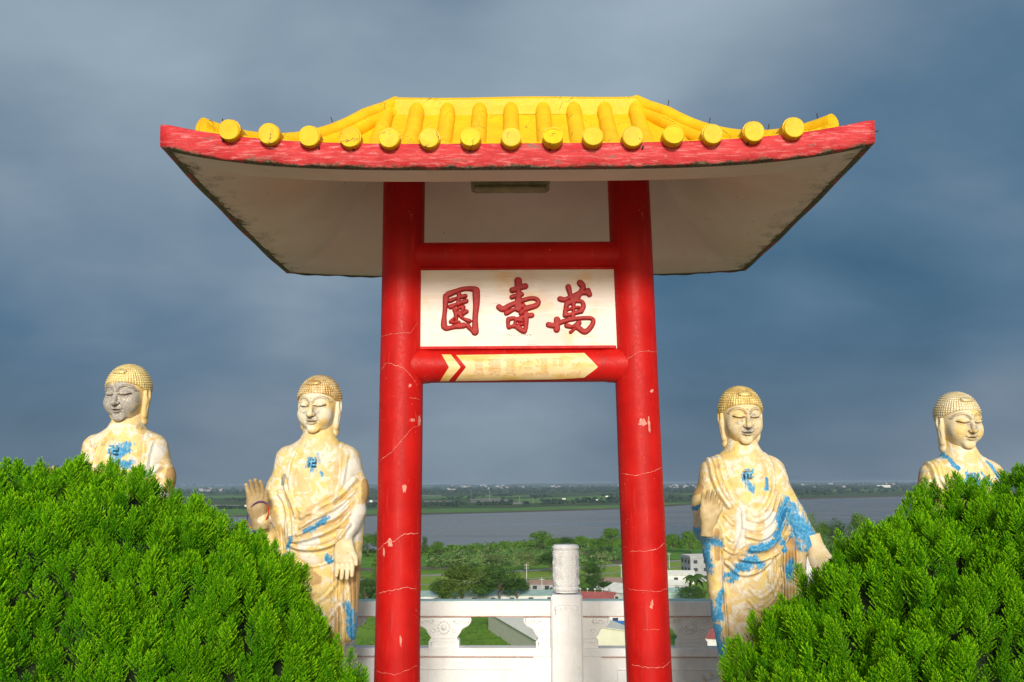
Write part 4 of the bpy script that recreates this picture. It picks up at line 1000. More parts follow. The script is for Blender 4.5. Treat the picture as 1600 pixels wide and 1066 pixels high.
for k in range(-4, 3):
    x0 = k * SPAN + PW / 2; x1 = (k + 1) * SPAN - PW / 2; xm = (x0 + x1) / 2; L = x1 - x0
    b = MB(); b.box((xm, 0, (ZR + Zr1) / 2), (L + .02, .19, ZR - Zr1), bev=.010); b.build('top_rail', M_BAL, bal)
    b = MB(); b.box((xm, 0, ZR + .0015), (L, .165, .006)); b.build('teal_wash', M_TEAL, bal)
    b = MB(); b.box((xm, -.0955, Zr1 + .004), (L, .004, .007)); b.build('red_line', M_PINK, bal)
    b = MB(); b.box((xm, 0, (Zl0 + Zl1) / 2), (L + .02, .17, Zl0 - Zl1 + .002), bev=.008)
    b.box((x0 + .09, 0, Zl1 / 2 - .0), (.18, .168, Zl1), bev=.0); b.box((x1 - .09, 0, Zl1 / 2), (.18, .166, Zl1)); b.box((xm, 0, .08), (L, .164, .16)); b.build('panel_frame', M_BAL, bal)
    b = MB(); b.box((xm, .0, (Zl1 + .16) / 2), (L - .36, .11, Zl1 - .16)); b.build('panel', M_BAL, bal)
    b = MB(); w_ = .006
    xa, xb, za, zb = x0 + .18, x1 - .18, .20, Zl1 - .004
    b.box(((xa + xb) / 2, -.0845, zb), (xb - xa, .004, .006)); b.build('red_line', M_PINK, bal)
    b = MB(); fx, fz = .16, .12                # raised inner border on the panel
    for (xA, zA, xB, zB) in ((xa + fx, zb - fz, xb - fx, zb - fz), (xa + fx, .3, xb - fx, .3), (xa + fx, .3, xa + fx, zb - fz), (xb - fx, .3, xb - fx, zb - fz)): b.tube([(xA, -.056, zA), (xB, -.056, zB)], .010, 6)
    b.build('panel_border', M_BAL, bal)
    link('rail_bracket', BR[None], None, bal, loc=(xm, 0, Zr1)); link('rail_bracket', BR[1], None, bal, loc=(x0, .0, Zr1)); link('rail_bracket', BR[-1], None, bal, loc=(x1, 0, Zr1))
# ------------------------------------------------------------------ land
def m_ground(name, cols, scales, bump=0.0):
    m, nt, p = mat(name); co = nt.coord('Object')
    n = nt.noise(co, scales[0], 5, .6); f = nt.noise(co, scales[1], 6, .7); g = nt.noise(co, scales[2], 4, .7)
    c = nt.mix(nt.ramp(n, .38, .62), cols[0], cols[1]); c = nt.mix(nt.ramp(f, .45, .65), c, cols[2]); c = nt.mix(nt.math('MULTIPLY', nt.ramp(g, .5, .7), .5), c, cols[3])
    setp(nt, p, c, .95, .1)
    if bump: setp(nt, p, normal=nt.bump(f, .6, bump))
    return m
M_PLAIN = m_ground('farmland', ((.060, .110, .035), (.095, .145, .050), (.060, .085, .050), (.13, .15, .08)), (.0016, .006, .02))
M_GRASS = m_ground('meadow_grass', ((.15, .29, .030), (.20, .34, .040), (.10, .21, .025), (.26, .34, .07)), (.02, .09, .5))
M_LUSH = m_ground('lush_field', ((.11, .27, .035), (.15, .32, .045), (.08, .20, .03), (.18, .33, .06)), (.03, .15, .6))
M_DRY = m_ground('dyke_grass', ((.24, .36, .045), (.29, .40, .06), (.17, .30, .04), (.34, .38, .11)), (.02, .2, .8))
M_TRACK = m_ground('pale_track', ((.40, .37, .30), (.46, .42, .35), (.33, .31, .26), (.25, .27, .18)), (.05, .4, 1.5))
M_SOIL = m_ground('brown_track', ((.17, .13, .095), (.21, .165, .12), (.13, .11, .07), (.10, .12, .06)), (.05, .3, 1.2))
M_MUD = m_ground('river_mud', ((.15, .125, .085), (.11, .11, .065), (.17, .14, .10), (.09, .11, .05)), (.01, .05, .3))
M_FAR1 = m_ground('far_green_field', ((.13, .25, .06), (.16, .28, .07), (.10, .20, .06), (.19, .25, .09)), (.004, .02, .1))
M_FAR2 = m_ground('far_fallow_field', ((.28, .26, .21), (.33, .31, .25), (.22, .22, .17), (.20, .23, .13)), (.004, .02, .1))
M_PAVE = m_ground('terrace_paving', ((.46, .39, .31), (.52, .44, .35), (.42, .35, .28), (.36, .31, .26)), (.7, 3, 22), .004)
M_WATER, nt, p = mat('river_water'); co = nt.coord('Object')
w1 = nt.noise(nt.map(co, scale=(1, 2.2, 1)), .22, 4, .6); w2 = nt.noise(nt.map(co, (50, 9, 0), scale=(.45, 1.6, 1)), .012, 5, .6); w3 = nt.noise(nt.map(co, (5, 9, 0), (0, 0, R(12)), (.25, 1.3, 1)), .006, 4, .6)
c = nt.mix(nt.ramp(w2, .4, .62), (.20, .195, .185), (.25, .24, .225)); c = nt.mix(nt.math('MULTIPLY', nt.ramp(w3, .58, .66), .5), c, (.15, .15, .145))
setp(nt, p, c, nt.ramp(w2, .35, .65, .22, .42), .4, normal=nt.bump(w1, .5, .5))
def sheet(name, pts, m, z, kind='structure'):
    V = [(p[0], p[1], z) for p in pts]; me = bpy.data.meshes.new(name); me.from_pydata(V, [], [tuple(range(len(V)))]); me.update()
    if me.polygons[0].normal.z < 0: me.flip_normals()
    o = link(name, me, m); o['kind'] = kind; return o
sheet('ground', [(-16000, -200), (16000, -200), (16000, 16000), (-16000, 16000)], M_PLAIN, PLAIN)
def ext(L, x0=-4000, x1=5500):            # carry the line on to both sides, parallel to the horizon
    a, d = L[0], L[-1]; return [(x0, a[1] + (a[0] - x0) * .0061)] + L + [(x1, d[1] - (x1 - d[0]) * .0061)]
FARB = ext([(200, 808), (400, 807), (570, 806), (660, 804), (800, 800.5), (980, 795), (1060, 790), (1120, 785), (1250, 780), (1420, 775), (1600, 771)])
NEARB = ext([(200, 876), (570, 868), (680, 864), (760, 862), (810, 855), (850, 846), (960, 842), (1050, 848), (1130, 852), (1250, 852), (1400, 846), (1600, 838)])
sheet('river', [gp(*p) for p in FARB] + [gp(*p) for p in NEARB[::-1]], M_WATER, PLAIN + .20)
def band(name, top, bot, m, z): return sheet(name, [gp(*p) for p in top] + [gp(*p) for p in bot[::-1]], m, PLAIN + z)
def off(L, d): return [(x, y + d) for x, y in L]
band('riverbank', off(FARB, -1.6), off(FARB, .7), M_MUD, .35)
band('riverbank', [(-4000, 822), (200, 797), (570, 796), (800, 794), (980, 789), (1100, 784), (1250, 776)], [(-4000, 832), (200, 806.4), (570, 804.4), (800, 799), (980, 793.4), (1100, 785.4), (1250, 778.6)], M_FAR1, .30)
# patchwork of far fields (photo reading on the plain)
FF = [((270, 789), (400, 789), (560, 790), (560, 791.4), (400, 790.8), (270, 790.6), 2), ((395, 776), (560, 775), (560, 778), (395, 779), 1), ((640, 774), (690, 774), (690, 776), (640, 776), 2), ((662, 782.5), (706, 783), (706, 785), (662, 784.6), 2),
  ((735, 779.5), (790, 778.5), (792, 780.5), (735, 782), 2), ((735, 783), (800, 781), (806, 784), (735, 785.5), 2), ((785, 786), (812, 784.5), (832, 787), (795, 789), 2), ((660, 777), (770, 773.5), (850, 773), (850, 776), (760, 778), (660, 780), 1), ((790, 781), (880, 777), (950, 774), (1010, 777), (900, 786), (820, 786), 1),
  ((770, 773.6), (838, 772.8), (838, 773.6), (770, 774.6), 2), ((1050, 772), (1200, 768), (1300, 767), (1300, 769), (1100, 775), 1), ((1250, 767), (1400, 763), (1420, 765), (1260, 770), 1), ((280, 776), (360, 774), (420, 777), (300, 780), 1), ((-200, 780), (120, 779), (120, 784), (-200, 786), 1), ((1450, 761), (1800, 757), (1800, 760), (1460, 765), 1),
  ((560, 783), (600, 782), (600, 785), (560, 786), 2), ((300, 796), (420, 794), (420, 798), (300, 801), 1), ((1100, 777), (1240, 772), (1240, 774), (1110, 781), 1)]
for f_ in FF: sheet('field', [gp(*p) for p in f_[:-1]], M_FAR1 if f_[-1] == 1 else M_FAR2, PLAIN + .25)
# near side of the river
NB = off(NEARB, .5)
sheet('meadow', [gp(*p) for p in NB] + [Vector((2600, 60, 0)), Vector((-2600, 60, 0))], M_GRASS, PLAIN + .30)
band('field', [(540, 872), (680, 867), (760, 865), (860, 851), (960, 846), (1120, 856)], [(540, 900), (680, 884), (760, 884), (860, 884), (960, 876), (1120, 868)], M_LUSH, .40)
band('field', [(905, 855), (1120, 851), (1300, 850)], [(985, 880), (1120, 872), (1300, 868)], M_LUSH, .45)
ROAD1 = [(300, 924), (560, 908), (663, 901.5), (735, 898.5), (800, 895), (860, 891.5), (960, 885), (1045, 879), (1100, 875.5), (1500, 852)]
ROAD2 = [(300, 940), (560, 922), (663, 915.6), (800, 908), (950, 898), (1045, 889), (1100, 885), (1500, 864)]
band('dyke', off(ROAD1, 1.0), off(ROAD2, 12), M_DRY, .42)
band('road', off(ROAD1, -1.4), off(ROAD1, 1.3), M_TRACK, .50); band('path', off(ROAD2, -.6), off(ROAD2, .7), M_TRACK, .50)
band('path', [(540, 890), (660, 887.4), (705, 887.4)], [(540, 895), (660, 891.2), (705, 891)], M_SOIL, .48)
sheet('path', [gp(*p) for p in ((893, 862), (903, 861), (945, 872), (985, 882), (968, 883), (930, 874))], M_SOIL, PLAIN + .52)
band('road', [(1040, 925.5), (1085, 925)], [(1040, 934), (1085, 934)], M_TRACK, .50)
# the terrace on its hill
b = MB(); b.box((0, -10, -.25), (90, 41.4, .5)); o = b.build('terrace', M_PAVE); o['kind'] = 'structure'
b = MB(); b.box((0, -15, .5), (90, 30.5, 1.0)); o = b.build('upper_terrace', M_PAVE); o['kind'] = 'structure'
b = MB(); nx_, ny_ = 40, 24; V = []
for i in range(ny_ + 1):
    t = i / ny_; y = 10.6 + 105 * t; z = -.1 + (PLAIN + .1 - .3) * (t ** .85)
    for j in range(nx_ + 1):
        x = -260 + 520 * j / nx_; V.append((x, y + 3 * math.sin(x * .05), z + (math.sin(x * .13 + y) * .8 if 0 < i < ny_ else 0)))
F = [(i * (nx_ + 1) + j, i * (nx_ + 1) + j + 1, (i + 1) * (nx_ + 1) + j + 1, (i + 1) * (nx_ + 1) + j) for i in range(ny_) for j in range(nx_)]
me = np_mesh('hill', V, F); o = link('hill', me, M_GRASS); o['kind'] = 'structure'
# low hills on the horizon
V = []; F = []; nn = 240
for i in range(nn):
    x = -14000 + 28000 * i / (nn - 1); h_ = 30 + 5 * math.sin(i * .21) + 4 * math.sin(i * .57 + 1) + 3 * math.sin(i * 1.9)
    V += [(x, 13500, PLAIN - 1), (x, 14200, PLAIN + h_), (x, 15600, PLAIN - 1)]
for i in range(nn - 1):
    k = 3 * i; F += [(k, k + 3, k + 4, k + 1), (k + 1, k + 4, k + 5, k + 2)]
me = np_mesh('hills', V, F); o = link('hills', me, M_PLAIN); o['kind'] = 'structure'

# ------------------------------------------------------------------ foliage
def m_leaf(name, a, b_, dark=None, trans=.25):
    m, nt, p = mat(name); v = nt.attr('tone'); oi = nt.n.new('ShaderNodeObjectInfo').outputs['Random']
    c = nt.mix(nt.ramp(v, 0, 1), a, b_); c = nt.mix(nt.math('MULTIPLY', oi, .35), c, tuple(x * .62 for x in a))
    setp(nt, p, c, .7, .15)
    if trans:
        t = nt.n.new('ShaderNodeBsdfTranslucent'); nt.put(t.inputs[0], c); mx = nt.n.new('ShaderNodeMixShader'); mx.inputs[0].default_value = trans
        nt.l.new(p.outputs[0], mx.inputs[1]); nt.l.new(t.outputs[0], mx.inputs[2]); nt.l.new(mx.outputs[0], m.node_tree.nodes['Material Output'].inputs[0])
    return m
M_T = {'olive': m_leaf('olive_green_leaves', (.085, .150, .016), (.150, .225, .028)), 'dark': m_leaf('dark_green_leaves', (.040, .100, .018), (.080, .160, .028)), 'bright': m_leaf('bright_green_leaves', (.090, .210, .024), (.175, .310, .040)),
       'pale': m_leaf('pale_green_leaves', (.14, .23, .06), (.24, .31, .11)), 'far': m_leaf('far_tree_leaves', (.016, .036, .022), (.032, .056, .030), trans=0)}
M_BARK = mat_simple('bark', (.13, .10, .075), .9, .3, 4)
def quads(P, N, s, r):
    """leaf quads at P facing roughly N"""
    n = len(P); N = N + r.normal(0, .55, (n, 3)); N /= np.linalg.norm(N, axis=1)[:, None]
    t = np.cross(N, r.normal(0, 1, (n, 3))); t /= np.linalg.norm(t, axis=1)[:, None]; u = np.cross(N, t); s = s * r.uniform(.5, 1.3, n)[:, None]
    V = np.stack([P - t * s, P + u * s * .55, P + t * s, P - u * s * .55], 1).reshape(-1, 3); return V, np.arange(4 * n).reshape(-1, 4)
def crown_mesh(seed, n=3200, shape='round', leaf=.020):
    r = np.random.default_rng(seed); L = []
    k = 15 if shape == 'round' else 11
    for i in range(k):
        a = r.uniform(0, 2 * np.pi); el = r.uniform(-.35, 1.0); d = r.uniform(.16, .34); rad = r.uniform(.12, .21)
        c = np.array((math.cos(a) * d * math.cos(el * 1.2), math.sin(a) * d * math.cos(el * 1.2), .52 + .33 * math.sin(el * 1.3)))
        if shape == 'tall': c = np.array((math.cos(a) * d * .6, math.sin(a) * d * .6, .30 + .58 * i / k)); rad *= .85
        if shape == 'spread': c[2] = .45 + .30 * math.sin(max(el, -.1) * 1.4); c[:2] *= 1.15
        L.append((c, rad))
    P = []; N = []; T = []
    for c, rad in L:
        m = n // k; v = r.normal(0, 1, (m, 3)); v /= np.linalg.norm(v, axis=1)[:, None]; q = v * rad * r.uniform(.72, 1.12, (m, 1)) * np.array((1.1, 1.1, .82))
        # clumped surface
        q *= (1 + .16 * np.sin(v[:, :1] * 9 + c[0] * 40) * np.sin(v[:, 1:2] * 11 + c[1] * 30) * np.sin(v[:, 2:] * 10))
        P.append(q + c); N.append(v + np.array((0, 0, .35))); T.append(r.uniform(0, 1, m) * .6 + r.uniform(0, .4))
    P = np.concatenate(P); N = np.concatenate(N); T = np.concatenate(T)
    V, F = quads(P, N, leaf, r); me = np_mesh('crown', V, F, False); attr_set(me, 'tone', np.repeat(T, 4)); return me
CROWNS = {'round': [crown_mesh(s, 5200) for s in (1, 2, 3)], 'spread': [crown_mesh(s, 6500, 'spread', .017) for s in (11, 12)], 'tall': [crown_mesh(s, 3200, 'tall') for s in (21, 22)]}
CI = [0]
TRUNK = {}
def trunk_mesh(seed):
    r = random.Random(seed); b = MB(); b.tube([(0, 0, 0), (.01, 0, .2), (-.01, .01, .45), (0, 0, .65)], [.030, .024, .018, .008], 7)
    for k in range(6):
        a = r.uniform(0, 6.28); z = r.uniform(.25, .45); b.tube([(0, 0, z), (math.cos(a) * .12, math.sin(a) * .12, z + .14), (math.cos(a) * .27, math.sin(a) * .27, z + .26)], [.013, .009, .003], 5)
    me = b.mesh('trunk'); me.materials.append(M_BARK); return me
TRUNKS = [trunk_mesh(s) for s in (1, 2)]
def tree(px, base, top, wpx, kind, shape, label, group=None, cat='tree', low=0.0):
    g = gp(px, base, PLAIN); d = g.y; H = (base - top) * math.hypot(d, EYE.z - PLAIN) / FPX * 1.0; Wd = wpx * d / FPX
    name = {'round': 'broadleaf_tree', 'spread': 'broadleaf_tree', 'tall': 'slender_tree'}[shape] if cat == 'tree' else 'bush'
    root = empty(name, (g.x, g.y, PLAIN)); tag(root, label, cat, group); CI[0] += 1
    tr = link('trunk', TRUNKS[CI[0] % 2], None, root, scale=(H, H, H))
    me = CROWNS[shape][CI[0] % len(CROWNS[shape])]
    o = bpy.data.objects.new('crown', me); COL.objects.link(o); o.parent = root; o.rotation_euler = (0, 0, CI[0] * 1.7)
    zs = 1.0 if cat == 'tree' else 1.25; o.scale = (Wd, Wd, H * zs * 1.05); o.location = (0, 0, -H * (.0 if cat == 'tree' else .30))
    if len(me.materials) == 0: me.materials.append(M_T[kind])
    o.material_slots[0].link = 'OBJECT'; o.material_slots[0].material = M_T[kind]; return root
tree(722, 952, 884, 112, 'olive', 'spread', 'broad olive-green tree, largest of the pair above the rail between the columns')
tree(780, 950, 879, 92, 'dark', 'spread', 'dark green spreading tree right of the broad olive-green one')
tree(808, 946, 906, 54, 'dark', 'round', 'lower dark tree at the right edge of the big clump above the rail')
tree(690, 948, 908, 44, 'dark', 'round', 'dark tree at the left foot of the big olive-green tree')
tree(927, 930, 879, 54, 'dark', 'spread', 'dark round-headed tree just right of the carved post top')
tree(902, 935, 905, 36, 'bright', 'round', 'bright bush-like tree partly behind the carved post top')
tree(948, 932, 910, 42, 'dark', 'round', 'low tree behind the white gabled roof')
tree(845, 862, 831, 44, 'bright', 'round', 'tallest tree on the near riverbank, left of the carved post top')
tree(870, 862, 842, 34, 'bright', 'round', 'small round tree on the riverbank just left of the post top')
tree(885, 862, 840, 30, 'dark', 'round', 'riverbank tree rising directly behind the carved post top')
tree(908, 860, 838, 28, 'bright', 'round', 'small riverbank tree just right of the carved post top')
tree(956, 866, 827, 40, 'bright', 'round', 'tall riverbank tree against the right column')
tree(938, 866, 842, 40, 'bright', 'round', 'low riverbank tree left of the one against the right column')
tree(684, 868, 847, 26, 'bright', 'round', 'lone small tree at the water just right of the left column')
tree(664, 866, 838, 16, 'dark', 'tall', 'narrow tree at the water touching the left column')
tree(574, 872, 836, 44, 'bright', 'round', 'tree at the water between the left inner statue and the left column, left one')
tree(598, 872, 830, 40, 'dark', 'round', 'tree at the water between the left inner statue and the left column, right one')
tree(586, 922, 866, 36, 'bright', 'tall', 'fresh green slender tree between the left inner statue and the left column')
tree(572, 948, 905, 50, 'dark', 'round', 'dark low tree beside the skirt of the left inner statue')
tree(600, 946, 912, 46, 'dark', 'round', 'dark tree above the rail touching the left column')
tree(822, 896, 860, 54, 'pale', 'spread', 'pale feathery tree in the field behind the two big trees')
tree(860, 898, 866, 48, 'dark', 'round', 'dark clump of a tree between pale feathery tree and post top')
tree(770, 884, 866, 40, 'pale', 'round', 'pale shrubby tree in the field above the dark big tree')
tree(1052, 866, 836, 34, 'bright', 'round', 'riverbank tree just right of the right column')
tree(1078, 868, 831, 38, 'bright', 'round', 'riverbank tree behind the sleeve of the right inner statue')
tree(1082, 944, 916, 56, 'dark', 'round', 'dense bush under the palm above the rail', cat='bush')
for k, (px, ba, to_, w) in enumerate(((1262, 884, 806, 46), (1290, 880, 818, 40), (1318, 882, 813, 42), (1346, 878, 806, 40), (1372, 872, 815, 40), (1244, 888, 822, 40), (1402, 868, 818, 44), (1436, 866, 815, 44), (1330, 896, 838, 46), (1278, 898, 836, 46))):
    tree(px, ba, to_, w, 'dark' if k % 3 == 2 else 'bright', 'round' if k % 2 else 'tall', ['rightward leaning crown of a tree beside the outstretched hand of the statue', 'rounded tree second from the outstretched blue sleeve by the river', 'tree in the middle of the riverbank grove right of the blue sleeve', 'tallest tree of the riverbank grove near the right bush', 'tree of the riverbank grove just above the edge of the right bush', 'tree of the riverbank grove nearest to the blue sleeve',
       'tree of the riverbank grove hidden up to its crown by the right bush', 'tree of the riverbank grove below the outer right statue', 'lower tree in front of the riverbank grove above the right bush', 'lower tree in front of the riverbank grove next to the hand'][k], 'trees of the riverbank grove')
# palm
g = gp(1087, 940); H = 45 * g.y / FPX; root = empty('palm_tree', (g.x, g.y, PLAIN)); tag(root, 'palm with drooping fronds beside the right inner statue', 'palm')
b = MB(); b.tube([(0, 0, 0), (.15, 0, H * .4), (0, 0, H * .80)], [.28, .22, .16], 8); b.build('trunk', M_BARK, root)
rr = random.Random(5)
for k in range(17):
    a = k * 2.4; el = rr.uniform(-.1, 1.0); Lf = H * .46; V = []; F = []
    for i in range(9):
        t = i / 8; rr_ = Lf * t * math.cos(el * (1 - t * .3)); z = H * .80 + Lf * (math.sin(el) * t - 1.0 * t * t * .75)
        c_ = Vector((math.cos(a) * rr_, math.sin(a) * rr_, z)); s_ = Vector((-math.sin(a), math.cos(a), 0)) * H * .085 * math.sin(math.pi * min(1, t * .85 + .12))
        V += [tuple(c_ + s_ + Vector((0, 0, -H * .035))), tuple(c_), tuple(c_ - s_ + Vector((0, 0, -H * .035)))]
        if i:
            q = 3 * i; F += [(q - 3, q - 2, q + 1, q), (q - 2, q - 1, q + 2, q + 1)]
    b = MB(); b.add(V, F); me = b.mesh('frond'); attr_set(me, 'tone', np.linspace(0, 1, len(V))); link('frond', me, M_T['dark'], root)
# scrub, reeds and undergrowth that nobody could count
def scrub(name, label, px_poly_rows, n, size, kind, seed, h=1.0):
    r = np.random.default_rng(seed); P = []
    (x0, y0a, y0b), (x1, y1a, y1b) = px_poly_rows
    for _ in range(n):
        t = r.random(); x = x0 + (x1 - x0) * t; ya, yb = y0a + (y1a - y0a) * t, y0b + (y1b - y0b) * t; g = gp(x, ya + (yb - ya) * r.random()); s = size * r.uniform(.5, 1.3); m = 26
        v = r.normal(0, 1, (m, 3)); v /= np.linalg.norm(v, axis=1)[:, None]; v[:, 2] = abs(v[:, 2])
        P.append(np.concatenate([np.array((g.x, g.y, PLAIN)) + v * s * np.array((1, 1, h)), v], 1))
    P = np.concatenate(P); V, F = quads(P[:, :3], P[:, 3:], size * .30, r); me = np_mesh(name, V, F, False); attr_set(me, 'tone', np.repeat(r.random(len(P)), 4))
    o = link(name, me, M_T[kind]); tag(o, label, 'undergrowth', None, 'stuff')
scrub('riverside_scrub', 'green scrub and reeds along the near waterline', ((540, 866, 872), (860, 848, 856)), 420, 2.6, 'bright', 31)
scrub('riverside_scrub', 'leafy scrub along the near bank right of the post top', ((860, 846, 856), (1130, 846, 860)), 380, 2.6, 'bright', 32)
scrub('field_scrub', 'scattered shrubs and banana plants in the lush field', ((670, 866, 888), (960, 852, 882)), 260, 2.2, 'pale', 33)
scrub('field_scrub', 'dark shrubs in the lush field', ((670, 868, 890), (990, 852, 880)), 130, 2.4, 'dark', 34)
scrub('field_scrub', 'low shrubs around the sheds and trees', ((560, 925, 950), (1000, 925, 948)), 260, 1.7, 'dark', 35)
scrub('field_scrub', 'rough grass tufts on the near meadow behind the balustrade', ((560, 975, 1020), (800, 975, 1030)), 380, .9, 'bright', 36, .6)
scrub('field_scrub', 'green shrubs beside the blue fence', ((950, 994, 1012), (985, 996, 1015)), 60, 1.2, 'bright', 37)
scrub('field_scrub', 'undergrowth of the riverbank grove on the right', ((1230, 865, 900), (1480, 850, 885)), 500, 3.2, 'bright', 38)
# tree belts on the far side of the river: thousands of crowns that read as dark lines
ico_v = None
def belt(label, rows, n, hpx, seed, sz=(.7, 1.4)):
    r = np.random.default_rng(seed); t_ = (1 + 5 ** .5) / 2
    IV = np.array([(-1, t_, 0), (1, t_, 0), (-1, -t_, 0), (1, -t_, 0), (0, -1, t_), (0, 1, t_), (0, -1, -t_), (0, 1, -t_), (t_, 0, -1), (t_, 0, 1), (-t_, 0, -1), (-t_, 0, 1)]) / 1.9
    IF = np.array([(0, 11, 5), (0, 5, 1), (0, 1, 7), (0, 7, 10), (0, 10, 11), (1, 5, 9), (5, 11, 4), (11, 10, 2), (10, 7, 6), (7, 1, 8), (3, 9, 4), (3, 4, 2), (3, 2, 6), (3, 6, 8), (3, 8, 9), (4, 9, 5), (2, 4, 11), (6, 2, 10), (8, 6, 7), (9, 8, 1)])
    V = []; F = []; T = []
    for k in range(n):
        (x0, ya, yb), (x1, yc, yd) = rows[r.integers(len(rows))]; t = r.random(); x = x0 + (x1 - x0) * t; y = ya + (yc - ya) * t + ((yb - ya) * (1 - t) + (yd - yc) * t) * r.random()
        g = gp(x, y); s = hpx * g.y / FPX * r.uniform(*sz); q = IV * (1 + r.normal(0, .14, (12, 1))); V.append(q * np.array((s * .8, s * .8, s * .6)) + np.array((g.x, g.y, PLAIN + s * .35))); F.append(IF + 12 * k); T.append(np.full(12, r.random()))
    me = np_mesh('tree_belt', np.concatenate(V), np.concatenate(F), False); attr_set(me, 'tone', np.concatenate(T)); o = link('tree_belt', me, M_T['far']); tag(o, label, 'woodland', None, 'stuff')
belt('dark belt of trees across the far plain', [((-300, 766, 773), (600, 764.5, 772.5)), ((600, 764.5, 772.5), (1100, 761, 769)), ((1100, 761, 768), (1900, 753, 761))], 1500, 3.2, 41)
belt('hazy woods and gardens around the distant town', [((-300, 760.5, 765), (800, 758.5, 762)), ((800, 758, 762), (1900, 750, 755))], 1100, 2.2, 42)
belt('bushy hedges along the far riverbank', [((290, 794, 797), (420, 793, 796)), ((560, 789, 792.5), (665, 787, 792)), ((662, 788, 792), (730, 787, 791)), ((745, 787, 790), (800, 786, 789.5)), ((845, 784, 789), (905, 782, 787)), ((905, 781, 787), (975, 779, 786)), ((1225, 768, 775), (1300, 766, 774)), ((1040, 778, 784), (1180, 774, 781)), ((1310, 766, 772), (1460, 762, 770))], 420, 4.0, 43)
belt('hedges between the far fields', [((280, 780, 784), (330, 780, 784)), ((350, 780, 783), (400, 780, 783)), ((690, 778, 781), (740, 777, 780)), ((735, 775.5, 777), (800, 774, 776)), ((940, 774, 776), (1000, 772, 775)), ((830, 776, 778), (860, 775, 777)), ((560, 778, 781), (600, 778, 781)), ((-300, 790, 795), (200, 788, 794)), ((1200, 764, 767), (1420, 760, 764)), ((1050, 768, 771), (1210, 765, 769))], 300, 3.0, 44)
for k, (px, py, w, hp) in enumerate(((920, 785, 10, 8), (952, 784, 13, 8), (822, 790, 14, 7), (786, 782, 9, 5), (835, 780, 8, 5))):
    g = gp(px, py); root = empty('broadleaf_tree', (g.x, g.y, PLAIN)); tag(root, ['lone round tree on the far bank, left of the two near the right column', 'lone round tree on the far bank nearest to the right column', 'pale feathery tree on the far bank left of middle', 'dark round tree in the far green field left of middle', 'small dark tree in the far field right of the middle'][k], 'tree')
    s = g.y / FPX; o = bpy.data.objects.new('crown', CROWNS['round'][k % 3]); COL.objects.link(o); o.parent = root; o.scale = (w * s, w * s, hp * s * 1.2); o.location = (0, 0, -hp * s * .2); o.material_slots[0].link = 'OBJECT'; o.material_slots[0].material = M_T['far']

